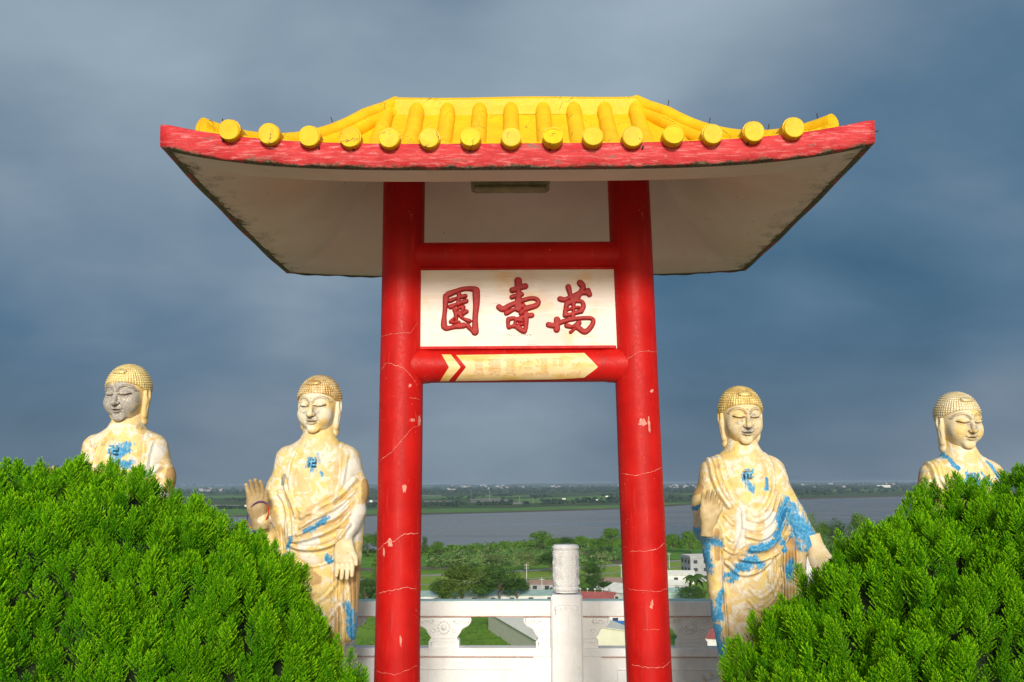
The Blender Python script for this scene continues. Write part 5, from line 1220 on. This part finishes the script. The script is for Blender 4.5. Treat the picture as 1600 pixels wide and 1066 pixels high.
# ------------------------------------------------------------------ buildings
def mw(name, col, var=.12, rough=.8): return mat_simple(name, col, rough, var, .5)
M_WCREAM, M_RCREAM, M_RRED, M_RTEAL, M_WGREY, M_WWHITE, M_RWHITE, M_BLUE, M_GLASS, M_RBROWN = mw('cream_sheet_wall', (.62, .60, .46), .05), mw('cream_sheet_roof', (.86, .82, .68), .05), mw('red_sheet_roof', (.36, .10, .09)), mw('teal_sheet_roof', (.36, .50, .44)), mw('grey_render', (.34, .34, .35)), \
    mw('white_render', (.66, .65, .62)), mw('pale_sheet_roof', (.80, .78, .68)), mw('blue_sheet', (.03, .14, .42)), mat_simple('dark_window_glass', (.04, .05, .06), .2, .1, 1, spec=.6), mw('brown_tile_roof', (.33, .22, .17))
M_GLEAM = mat_simple('bare_zinc', (.6, .6, .6), .35, .1, 2, metal=.7)
def building(name, label, base, yaw, w, l, h, roofm, wallm, rise=1.2, kind='gable', wins=0, floors=1, vents=0, cat='building', ribs=False):
    """base = point under the middle; w across, l along the ridge (local y)"""
    root = empty(name, (base[0], base[1], PLAIN + .3), yaw); tag(root, label, cat)
    b = MB(); b.box((0, 0, h / 2), (w, l, h))
    if kind == 'gable': b.prism([(-w / 2 + .01, h), (w / 2 - .01, h), (0, h + rise)], -l / 2 + .05, l / 2 - .05)
    b.build('wall', wallm, root)
    if kind == 'gable':
        for s in (-1, 1):
            e = .5; V = [(s * (w / 2 + e), -l / 2 - e, h - rise * e / (w / 2) + .12), (0, -l / 2 - e, h + rise + .12), (0, l / 2 + e, h + rise + .12), (s * (w / 2 + e), l / 2 + e, h - rise * e / (w / 2) + .12)]
            b = MB(); T = [(x, y, z + .12) for x, y, z in V]; b.add(V + T, [(0, 1, 2, 3), (7, 6, 5, 4), (0, 4, 5, 1), (1, 5, 6, 2), (2, 6, 7, 3), (3, 7, 4, 0)])
            ro = b.build('roof', roofm, root)
            if ribs:
                bb = MB(); n = int(l / 1.2)
                for i in range(n):
                    y = -l / 2 + l * (i + .5) / n; bb.tube([(V[0][0], y, V[0][2] + .14), (0, y, V[1][2] + .14)], .05, 4)
                bb.build('roof_rib', roofm, ro)
    else:
        b = MB(); b.box((0, 0, h + .12), (w + .5, l + .5, .24)); ro = b.build('roof', roofm, root)
        if kind == 'parapet':
            for sx, sy, dx, dy in ((0, -l / 2, w, .2), (0, l / 2, w, .2), (-w / 2, 0, .2, l), (w / 2, 0, .2, l)):
                b = MB(); b.box((sx, sy, h + .6), (dx + .1, dy + .1, .9)); b.build('parapet', wallm, ro)
    for f_ in range(floors):
        z = h / floors * (f_ + .55)
        for k in range(wins):
            y = -l / 2 + l * (k + .5) / wins
            for s in (-1, 1):
                b = MB(); b.box((s * (w / 2 + .03), y, z), (.10, min(1.6, l / wins * .5), 1.3)); b.build('window', M_GLASS, root)
        nk = max(1, int(wins * w / l)) if wins else 0
        for k in range(nk):
            x = -w / 2 + w * (k + .5) / nk; b = MB(); b.box((x, -l / 2 - .03, z), (min(1.6, w / nk * .5), .10, 1.3)); b.build('window', M_GLASS, root)
    for k in range(vents):
        y = -l / 2 + l * (k + .5) / vents; b = MB(); b.lathe((0, y, h + rise), [(.22, 0), (.22, .7), (.42, .8), (.46, 1.05), (.30, 1.3), (.05, 1.35)], 10); b.build('roof_vent', M_GLEAM, root)
    return root
def between(a, b_): return ((a.x + b_.x) / 2, (a.y + b_.y) / 2)
# large cream warehouse running towards the viewer
g1, g2 = gp(763, 986), gp(838, 1036); d_ = Vector((g2.x - g1.x, g2.y - g1.y, 0)); L_ = d_.length; d_.normalize(); n_ = Vector((-d_.y, d_.x, 0)); n_ = n_ if n_.x > 0 else -n_
Wd = 26; c_ = Vector(((g1.x + g2.x) / 2, (g1.y + g2.y) / 2, 0)) + n_ * Wd / 2
building('warehouse', 'long cream metal warehouse seen through the balustrade left of the centre post', c_, math.atan2(-d_.x, d_.y), Wd, L_, 26 * g1.y / FPX, M_RCREAM, M_WCREAM, 2.4, vents=0, ribs=False)
g = gp(930, 950); building('house', 'low house with dark red metal roof and ventilators right of the post top', (g.x, g.y), R(78), 8, 12, 2.8, M_RRED, M_WWHITE, 1.8, vents=5, wins=3, ribs=True)
g = gp(972, 948); building('house', 'white gabled house with pale roof touching the right column', (g.x + 2, g.y), R(30), 9, 14, 4.6, M_RWHITE, M_WWHITE, 2.0, wins=3)
g1, g2 = gp(640, 943), gp(872, 941); building('long_shed', 'long low shed with teal roof behind the two big trees', between(g1, g2), R(90) + math.atan2(g2.y - g1.y, g2.x - g1.x), 12, (g2 - g1).length, 2.6, M_RTEAL, M_WWHITE, 1.0, wins=8)
g = gp(846, 924); building('house', 'small brown-roofed house behind the teal shed', (g.x, g.y), R(85), 6, 9, 2.6, M_RBROWN, M_WGREY, 1.0, wins=2)
g = gp(962, 921); building('house', 'brown tiled house behind the white gabled house', (g.x, g.y), R(80), 8, 14, 2.6, M_RBROWN, M_WWHITE, 1.3, wins=3)
g = gp(966, 982); building('house', 'white flat-roofed house above the blue fence', (g.x + 1, g.y + 4), R(8), 9, 7, 3.4, M_RWHITE, M_WWHITE, 0, 'flat', wins=2)
g = gp(966, 984); b = MB(); b.box((0, 0, 1.3), (11, .12, 2.6)); 
for k in range(18): b.box((-5.3 + k * .62, -.10, 1.3), (.10, .10, 2.5))
o = b.build('sheet_fence', M_BLUE, None, loc=(g.x + 1.5, g.y - 4, PLAIN + .3), rot=(0, 0, R(-14))); tag(o, 'bright blue corrugated fence beside the right column', 'fence')
g = gp(955, 1012); building('shed', 'pale roofed shed low behind the balustrade right of the centre post', (g.x + 1, g.y - 3), R(52), 11, 15, 2.6, M_RCREAM, M_WWHITE, 1.3)
g = gp(1096, 1010); building('shed', 'shed with ribbed red roof beside the skirt of the right inner statue', (g.x + 3, g.y - 3), R(70), 12, 15, 3.0, M_RRED, M_WWHITE, 2.4, vents=2, ribs=True)
g = gp(1088, 908); building('apartment_block', 'grey three-storey concrete block behind the palm', (g.x + 2, g.y), R(12), 13, 10, 9.2, M_WGREY, M_WGREY, 0, 'parapet', wins=3, floors=3)
g1 = gp(1056, 912); building('open_shed', 'pale-roofed shed left of the grey concrete block', (g1.x, g1.y), R(82), 9, 14, 3.4, M_RWHITE, M_WWHITE, 1.3, wins=3)
g1 = gp(1052, 925); building('house', 'small white house with pale roof right of the right column', (g1.x, g1.y - 2), R(60), 6, 9, 2.8, M_RWHITE, M_WWHITE, 1.2, wins=2)
g1 = gp(1050, 936); building('long_shed', 'teal-roofed shed above the rail right of the right column', (g1.x, g1.y), R(88), 7, 17, 2.4, M_RTEAL, M_RTEAL, .9)
g = gp(1046, 922); b = MB(); b.lathe((0, 0, 0), [(.9, 0), (.95, 1.6), (.8, 1.8), (.2, 2.0)], 14); o = b.build('water_tank', M_BLUE, None, loc=(g.x, g.y, PLAIN + .3)); tag(o, 'blue water tank among the sheds right of the right column', 'water tank')
# poles
def pole(px, base, top, label, arms=1):
    g = gp(px, base); H = (base - top) * g.y / FPX; root = empty('utility_pole', (g.x, g.y, PLAIN + .3)); tag(root, label, 'utility pole')
    m_ = M_POLE; b = MB(); b.tube([(0, 0, 0), (0, 0, H)], [.20, .13], 8); b.build('pole', m_, root)
    for k in range(arms): b = MB(); b.box((0, -.2, H - .6 - 1.1 * k), (1.9, .12, .14)); b.build('crossarm', m_, root)
M_POLE = mat_simple('pole_concrete', (.52, .50, .46), .8, .15, 3)
pole(823, 922, 884, 'pale utility pole beside the two big trees', 2); pole(847, 940, 906, 'utility pole in front of the teal shed', 1); pole(971, 905, 884, 'short utility pole near the right column'); pole(1046, 890, 866, 'thin pole on the dyke right of the right column'); pole(736, 780, 766, 'thin pylon far across the river, left of middle', 2)
pole(765, 784, 767, 'thin pylon far across the river, second from the left column', 2); pole(812, 786, 776, 'small pole in the green far field left of middle'); pole(833, 788, 778, 'small pole in the green far field near the middle')
# tiny farmhouses on the far bank and the distant town
def small(px, py, wpx, hpx, label, group, m_):
    g = gp(px, py); s = g.y / FPX; root = empty('farm_building', (g.x, g.y, PLAIN + .3), R((px * 7) % 20 - 10)); tag(root, label, 'building', group)
    b = MB(); b.box((0, 0, hpx * s * .35), (wpx * s, wpx * s * .6, hpx * s * .7)); b.build('wall', M_WGREY if group else M_WWHITE, root)
    w_, l_, h_ = wpx * s / 2 * 1.06, wpx * s * .33, hpx * s * .7; b = MB(); b.prism([(-w_, h_), (w_, h_), (w_ * .9, h_ + hpx * s * .3), (-w_ * .9, h_ + hpx * s * .3)], -l_, l_); b.build('roof', m_, root)
small(387, 793, 8, 3.6, 'tiny white farm shed left of the raised hand of the inner left statue', None, M_RWHITE); small(580, 785, 4, 3, 'tiny white hut between the left inner statue and the left column', None, M_RWHITE); small(932, 784, 5, 3, 'tiny white farmhouse between two lone trees on the far bank', None, M_RWHITE)
small(881, 782, 5, 3, 'tiny pale hut on the far bank above the post top', None, M_RWHITE); small(694, 786, 4, 1.6, 'tiny cream hut on the far bank right of the left column', None, M_RCREAM); small(1334, 766, 7, 3, 'small white farmhouse on the far bank behind the riverbank grove', None, M_RWHITE); small(948, 777, 4, 2, 'tiny white hut near the top of the far green field', None, M_RWHITE)
rt = random.Random(12)
M_TOWN = mw('hazy_town_render', (.42, .42, .42)); n_town = 0
for k in range(80):
    px = rt.choice([rt.uniform(280, 400), rt.uniform(575, 800), rt.uniform(660, 980), rt.uniform(1030, 1090), rt.uniform(1200, 1420), rt.uniform(-100, 1700)]); hor = 755.0 - (px - 800) * .0061; py = hor + rt.uniform(4.5, 10.5)
    small(px, py, rt.uniform(2.5, 8), rt.uniform(1.3, 3.0), 'pale block in the hazy distant town on the horizon', 'distant town buildings', rt.choice([M_TOWN, M_RBROWN, M_WGREY]))
small(1380, 762.5, 19, 4, 'long pale factory hall near the horizon right of the grove', None, M_RWHITE)
# ------------------------------------------------------------------ the two clipped conifers
def m_bush():
    m, nt, p = mat('conifer_sprays'); v = nt.attr('tone'); t_ = nt.attr('tip')
    co = nt.coord('Object'); n = nt.noise(co, 2.2, 3, .5)
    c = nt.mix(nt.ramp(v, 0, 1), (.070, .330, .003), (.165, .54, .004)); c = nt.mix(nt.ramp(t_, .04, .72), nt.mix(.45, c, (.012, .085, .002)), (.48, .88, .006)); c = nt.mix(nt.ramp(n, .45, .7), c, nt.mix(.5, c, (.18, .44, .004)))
    setp(nt, p, c, .6, .12)
    t = nt.n.new('ShaderNodeBsdfTranslucent'); nt.put(t.inputs[0], c); mx = nt.n.new('ShaderNodeMixShader'); mx.inputs[0].default_value = .36
    nt.l.new(p.outputs[0], mx.inputs[1]); nt.l.new(t.outputs[0], mx.inputs[2]); nt.l.new(mx.outputs[0], m.node_tree.nodes['Material Output'].inputs[0]); return m
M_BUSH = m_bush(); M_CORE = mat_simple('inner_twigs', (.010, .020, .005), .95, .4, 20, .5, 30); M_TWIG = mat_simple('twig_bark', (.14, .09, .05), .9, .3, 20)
def plume_templates(n_t=10):
    """one upright spray: fans of flat scale-leaf ribbons leaving a short axis and curving upward"""
    out = []; r = np.random.default_rng(77)
    for k in range(n_t):
        V = []; tip = []; F = []
        nb = 28
        for i in range(nb):
            s = (i + .5) / nb; z0 = s * .80; a = i * 2.399 + r.uniform(-.4, .4); spread = (.27 * (1 - s) ** .85 + .03) * r.uniform(.75, 1.15); L = (.30 * (1 - .55 * s)) * r.uniform(.8, 1.15)
            base = np.array((0, 0, z0 * .92)); d = np.array((math.cos(a), math.sin(a), 0)); out_p = base + d * spread * .62 + np.array((0, 0, L * .42)); end = base + d * spread + np.array((0, 0, L * 1.0)); side = np.array((-math.sin(a), math.cos(a), 0))
            for j in range(6):                # leaflets alternate left and right along the branchlet
                u = (j + .6) / 6; q = (1 - u) ** 2 * base + 2 * u * (1 - u) * out_p + u * u * end; tg = (1 - u) * (out_p - base) + u * (end - out_p); tg /= np.linalg.norm(tg)
                sd = side * (1 if j % 2 else -1); dirn = tg * .85 + sd * (.55 * (1 - u * .7)) + d * r.uniform(-.25, .35); dirn /= np.linalg.norm(dirn); ll = .105 * (1 - .35 * u) * r.uniform(.8, 1.25)
                w = np.cross(dirn, sd + d * r.uniform(-1, 1)); w /= np.linalg.norm(w); ww = .022
                b = len(V); V += [q - w * ww, q + w * ww, q + dirn * ll]; F.append((b, b + 1, b + 2)); t = .25 + .75 * u; tip += [t * .35, t * .35, t]
        out.append((np.array(V, np.float32), np.array(F, np.int32), np.array(tip, np.float32)))
    return out
PT = plume_templates()
def bush(label, cpx, cdepth, cz, rx, ry, rzz, seed, lobes):
    r = np.random.default_rng(seed); cx = cpx; root = empty('conifer_bush', (cx, cdepth, 0)); tag(root, label, 'bush')
    def radius(v):
        """lumpy dome: scale factor along unit direction v"""
        s = np.ones(len(v))
        for (lx, ly, lz, w, h) in lobes:
            l = np.array((lx, ly, lz), float); l /= np.linalg.norm(l); s += h * np.exp(-(np.arccos(np.clip(v @ l, -1, 1)) / w) ** 2)
        s += .030 * np.sin(v[:, 0] * 9 + seed) * np.sin(v[:, 2] * 8 + 1) + .028 * np.sin(v[:, 0] * 19 + 2) * np.cos(v[:, 2] * 17 + v[:, 1] * 6 + seed) + .016 * np.sin(v[:, 0] * 41) * np.sin(v[:, 2] * 37 + v[:, 1] * 20)
        return s
    def pts(n):
        v = r.normal(0, 1, (n, 3)); v /= np.linalg.norm(v, axis=1)[:, None]; return v
    S = np.array((rx, ry, rzz))
    def shape(v, k=1.0):                     # slightly conical superellipsoid
        e = 1.75; m = (np.abs(v[:, 0]) ** e + np.abs(v[:, 1]) ** e + np.abs(v[:, 2]) ** e) ** (-1 / e); return v * (m * radius(v) * k)[:, None] * S
    # candidate sprays, denser on the side that is seen
    v = pts(26000); v = v[(v[:, 2] > -.45)]; keep = r.random(len(v)) < np.where(v[:, 1] < .12, 1.0, .28); v = v[keep][:N_PLUME]
    # tufts: every tuft bulges outwards and fans its sprays round a common axis
    tc = v[:N_TUFT]; tc = tc[np.argsort(tc[:, 2])]; v = v[N_TUFT:]; own = np.argmax(v @ tc.T, 1); C = shape(tc); P = shape(v) * .955; o_ = P - C[own]; dist = np.linalg.norm(o_, axis=1)
    nrm = v / S; nrm /= np.linalg.norm(nrm, axis=1)[:, None]; up = np.array((0, 0, 1.0)); tl = r.uniform(-.05, .085, N_TUFT)[own]
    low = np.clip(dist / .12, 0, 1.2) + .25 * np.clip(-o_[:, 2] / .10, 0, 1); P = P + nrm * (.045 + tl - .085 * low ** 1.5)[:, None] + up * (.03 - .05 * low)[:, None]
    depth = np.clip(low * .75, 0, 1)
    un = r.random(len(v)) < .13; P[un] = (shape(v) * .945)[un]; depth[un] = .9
    ax = nrm * .36 + up * 1.25 + o_ / .12 * .26 + r.normal(0, .11, (len(v), 3)); ax[:, 1] -= .10; ax /= np.linalg.norm(ax, axis=1)[:, None]
    L = r.uniform(.11, .185, len(v)) * (1.15 - .30 * depth) * (1 + .35 * (r.random(len(v)) > .95))
    tn = r.random(len(v)); cl = r.uniform(-.3, .3, N_TUFT)[own]; ids = r.integers(0, len(PT), len(v)); VV = []; FF = []; TT = []; NN = []; basei = 0
    sprays = []
    for k, (V, F, tp) in enumerate(PT):
        m = np.where(ids == k)[0]; A = ax[m]; t1 = np.cross(A, np.tile((0.31, .9, .1), (len(m), 1))); t1 /= np.linalg.norm(t1, axis=1)[:, None]; t2 = np.cross(A, t1); ph = r.uniform(0, 6.28, len(m))
        c, s_ = np.cos(ph)[:, None], np.sin(ph)[:, None]; u1, u2 = t1 * c + t2 * s_, -t1 * s_ + t2 * c; fat = r.uniform(.85, 1.25, len(m))[:, None, None]
        W = (V[None, :, 0:1] * u1[:, None, :] * fat + V[None, :, 1:2] * u2[:, None, :] * fat + V[None, :, 2:3] * A[:, None, :]) * L[m][:, None, None] + (P[m] - A * L[m][:, None] * .35)[:, None, :]
        VV.append(W.reshape(-1, 3)); n = len(V); FF.append((F[None] + (np.arange(len(m)) * n)[:, None, None]).reshape(-1, 3) + basei); basei += n * len(m)
        TT.append(np.repeat(np.clip(tn[m] + cl[m], 0, 1), n)); NN.append(np.tile(tp, len(m)) * np.repeat(1 - .75 * depth[m], n))  # tip tone fades in deep sprays: shade between tufts put into the colour
    me = np_mesh('foliage', np.concatenate(VV), np.concatenate(FF), False); attr_set(me, 'tone', np.concatenate(TT)); attr_set(me, 'tip', np.concatenate(NN))
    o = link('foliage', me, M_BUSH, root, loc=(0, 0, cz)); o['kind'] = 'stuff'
    # inner mass of twigs
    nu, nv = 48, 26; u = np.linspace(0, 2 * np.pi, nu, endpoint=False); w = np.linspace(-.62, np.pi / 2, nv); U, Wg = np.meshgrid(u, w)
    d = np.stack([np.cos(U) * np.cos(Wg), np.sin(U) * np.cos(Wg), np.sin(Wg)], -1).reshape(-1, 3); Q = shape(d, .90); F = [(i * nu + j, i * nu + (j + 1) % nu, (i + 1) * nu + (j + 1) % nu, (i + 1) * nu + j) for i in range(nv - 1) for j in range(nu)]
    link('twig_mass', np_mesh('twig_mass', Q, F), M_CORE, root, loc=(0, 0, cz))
    b = MB(); rr = random.Random(seed)
    b.tube([(0, 0, 0), (0, 0, cz)], [.11, .09], 8)
    for k in range(14):
        a = rr.uniform(0, 6.28); e = rr.uniform(.2, 1.2); b.tube([(0, 0, cz * .3), (math.cos(a) * rx * .45, math.sin(a) * ry * .45, cz * .6 + .3 * e), (math.cos(a) * rx * .8 * math.cos(e), math.sin(a) * ry * .8 * math.cos(e), cz + rzz * .8 * math.sin(e))], [.05, .03, .01], 5)
    b.build('trunk', M_TWIG, root); return root
N_TUFT = 820; N_PLUME = 9800
wl = at(72, 700, 5.3); wr = at(1632, 700, 5.3)
bush('rounded bright green conifer bush in the left foreground', wl.x, 5.3, 1.30, 1.88, 1.45, 1.45, 5, [(-.3, -.9, -.05, .28, -.10), (.70, -.3, .50, .30, .012), (.12, -.3, .95, .20, -.035), (.36, -.3, .88, .16, -.03)])
bush('rounded bright green conifer bush in the right foreground', wr.x, 5.3, 1.22, 1.97, 1.45, 1.44, 9, [(-.66, -.35, .45, .20, -.075), (-.75, -.5, .2, .22, .03), (-.36, -.3, .85, .20, -.055)])
# ------------------------------------------------------------------ the four statues along the balustrade
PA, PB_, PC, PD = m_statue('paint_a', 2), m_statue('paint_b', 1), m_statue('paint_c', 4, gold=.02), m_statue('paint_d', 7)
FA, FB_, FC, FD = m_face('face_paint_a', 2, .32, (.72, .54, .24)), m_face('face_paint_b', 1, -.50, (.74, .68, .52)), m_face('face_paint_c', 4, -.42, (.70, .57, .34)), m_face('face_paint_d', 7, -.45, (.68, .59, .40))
HA, HB_, HC, HD = m_hair('hair_paint_a', 2, (.68, .50, .20), (.74, .60, .26)), m_hair('hair_paint_b', 1, (.52, .33, .11), (.70, .55, .30)), m_hair('hair_paint_c', 4, (.56, .38, .12), (.74, .58, .22)), m_hair('hair_paint_d', 7, (.64, .50, .26), (.72, .62, .40))
GA, GB, GC = m_hand('hand_paint_gold', 3, (.36, .25, .11), (.48, .36, .19)), m_hand('hand_paint_cream', 5, (.72, .56, .30), (.76, .66, .45)), m_hand('hand_paint_tan', 6, (.44, .32, .15), (.54, .42, .22))
SK = 7.6 / 8.5
def put(cx, top, depth): w = at(cx, top, depth); return (w.x, depth, w.z - 2.655 * SK)
def stand(spec): return statue(*spec)
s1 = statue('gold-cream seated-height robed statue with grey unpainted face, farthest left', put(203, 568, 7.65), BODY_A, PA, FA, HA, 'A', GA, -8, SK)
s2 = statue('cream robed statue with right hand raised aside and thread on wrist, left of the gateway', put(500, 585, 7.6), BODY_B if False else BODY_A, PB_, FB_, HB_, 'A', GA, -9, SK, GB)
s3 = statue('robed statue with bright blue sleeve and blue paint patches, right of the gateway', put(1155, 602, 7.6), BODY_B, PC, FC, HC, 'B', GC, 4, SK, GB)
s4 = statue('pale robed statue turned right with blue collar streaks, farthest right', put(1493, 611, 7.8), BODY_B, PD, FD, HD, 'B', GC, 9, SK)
s1['label'] = 'cream robed statue with bare grey face, farthest left behind the bush'
# thread bracelet hanging on the raised wrist
M_THR = mat_simple('red_thread', (.65, .05, .02), .7, .2, 60); M_THP = mat_simple('purple_thread', (.13, .04, .20), .7, .2, 60)
w = s2.location; root = empty('thread_bracelet', (w.x - .445 * SK, w.y - .315 * SK, w.z + 1.40 * SK)); root.scale = (SK, SK, SK); tag(root, 'red and purple thread looped on the raised hand of the left inner statue', 'bracelet')
P = []
for k in range(40):
    a = 2 * math.pi * k / 40; P.append(Vector((math.cos(a) * .105 + .02 * math.sin(a), -.075 * math.sin(a + .6) - .02, -.03 + .115 * math.sin(a) + .03 * math.cos(a))))
b = MB(); b.tube(P[4:22], .0055, 6); b.build('purple_thread', M_THP, root); b = MB(); b.tube(P[21:] + P[:5], .0060, 6); b.build('red_thread', M_THR, root)
# ------------------------------------------------------------------ haze over the plain
b = MB(); b.box((0, 7600, (6.6 + PLAIN - 1) / 2), (36000, 16800, 6.6 - (PLAIN - 1)))
hz_m = bpy.data.materials.new('haze'); hz_m.use_nodes = True; t = hz_m.node_tree; t.nodes.clear()
o_ = t.nodes.new('ShaderNodeOutputMaterial'); v_ = t.nodes.new('ShaderNodeVolumePrincipled'); v_.inputs['Color'].default_value = (.46, .60, .78, 1); v_.inputs['Density'].default_value = 7.0e-5; v_.inputs['Anisotropy'].default_value = 0.0
t.links.new(v_.outputs[0], o_.inputs['Volume'])
hz_o = b.build('haze', hz_m); hz_o['kind'] = 'stuff'
SC.cycles.volume_bounces = 0
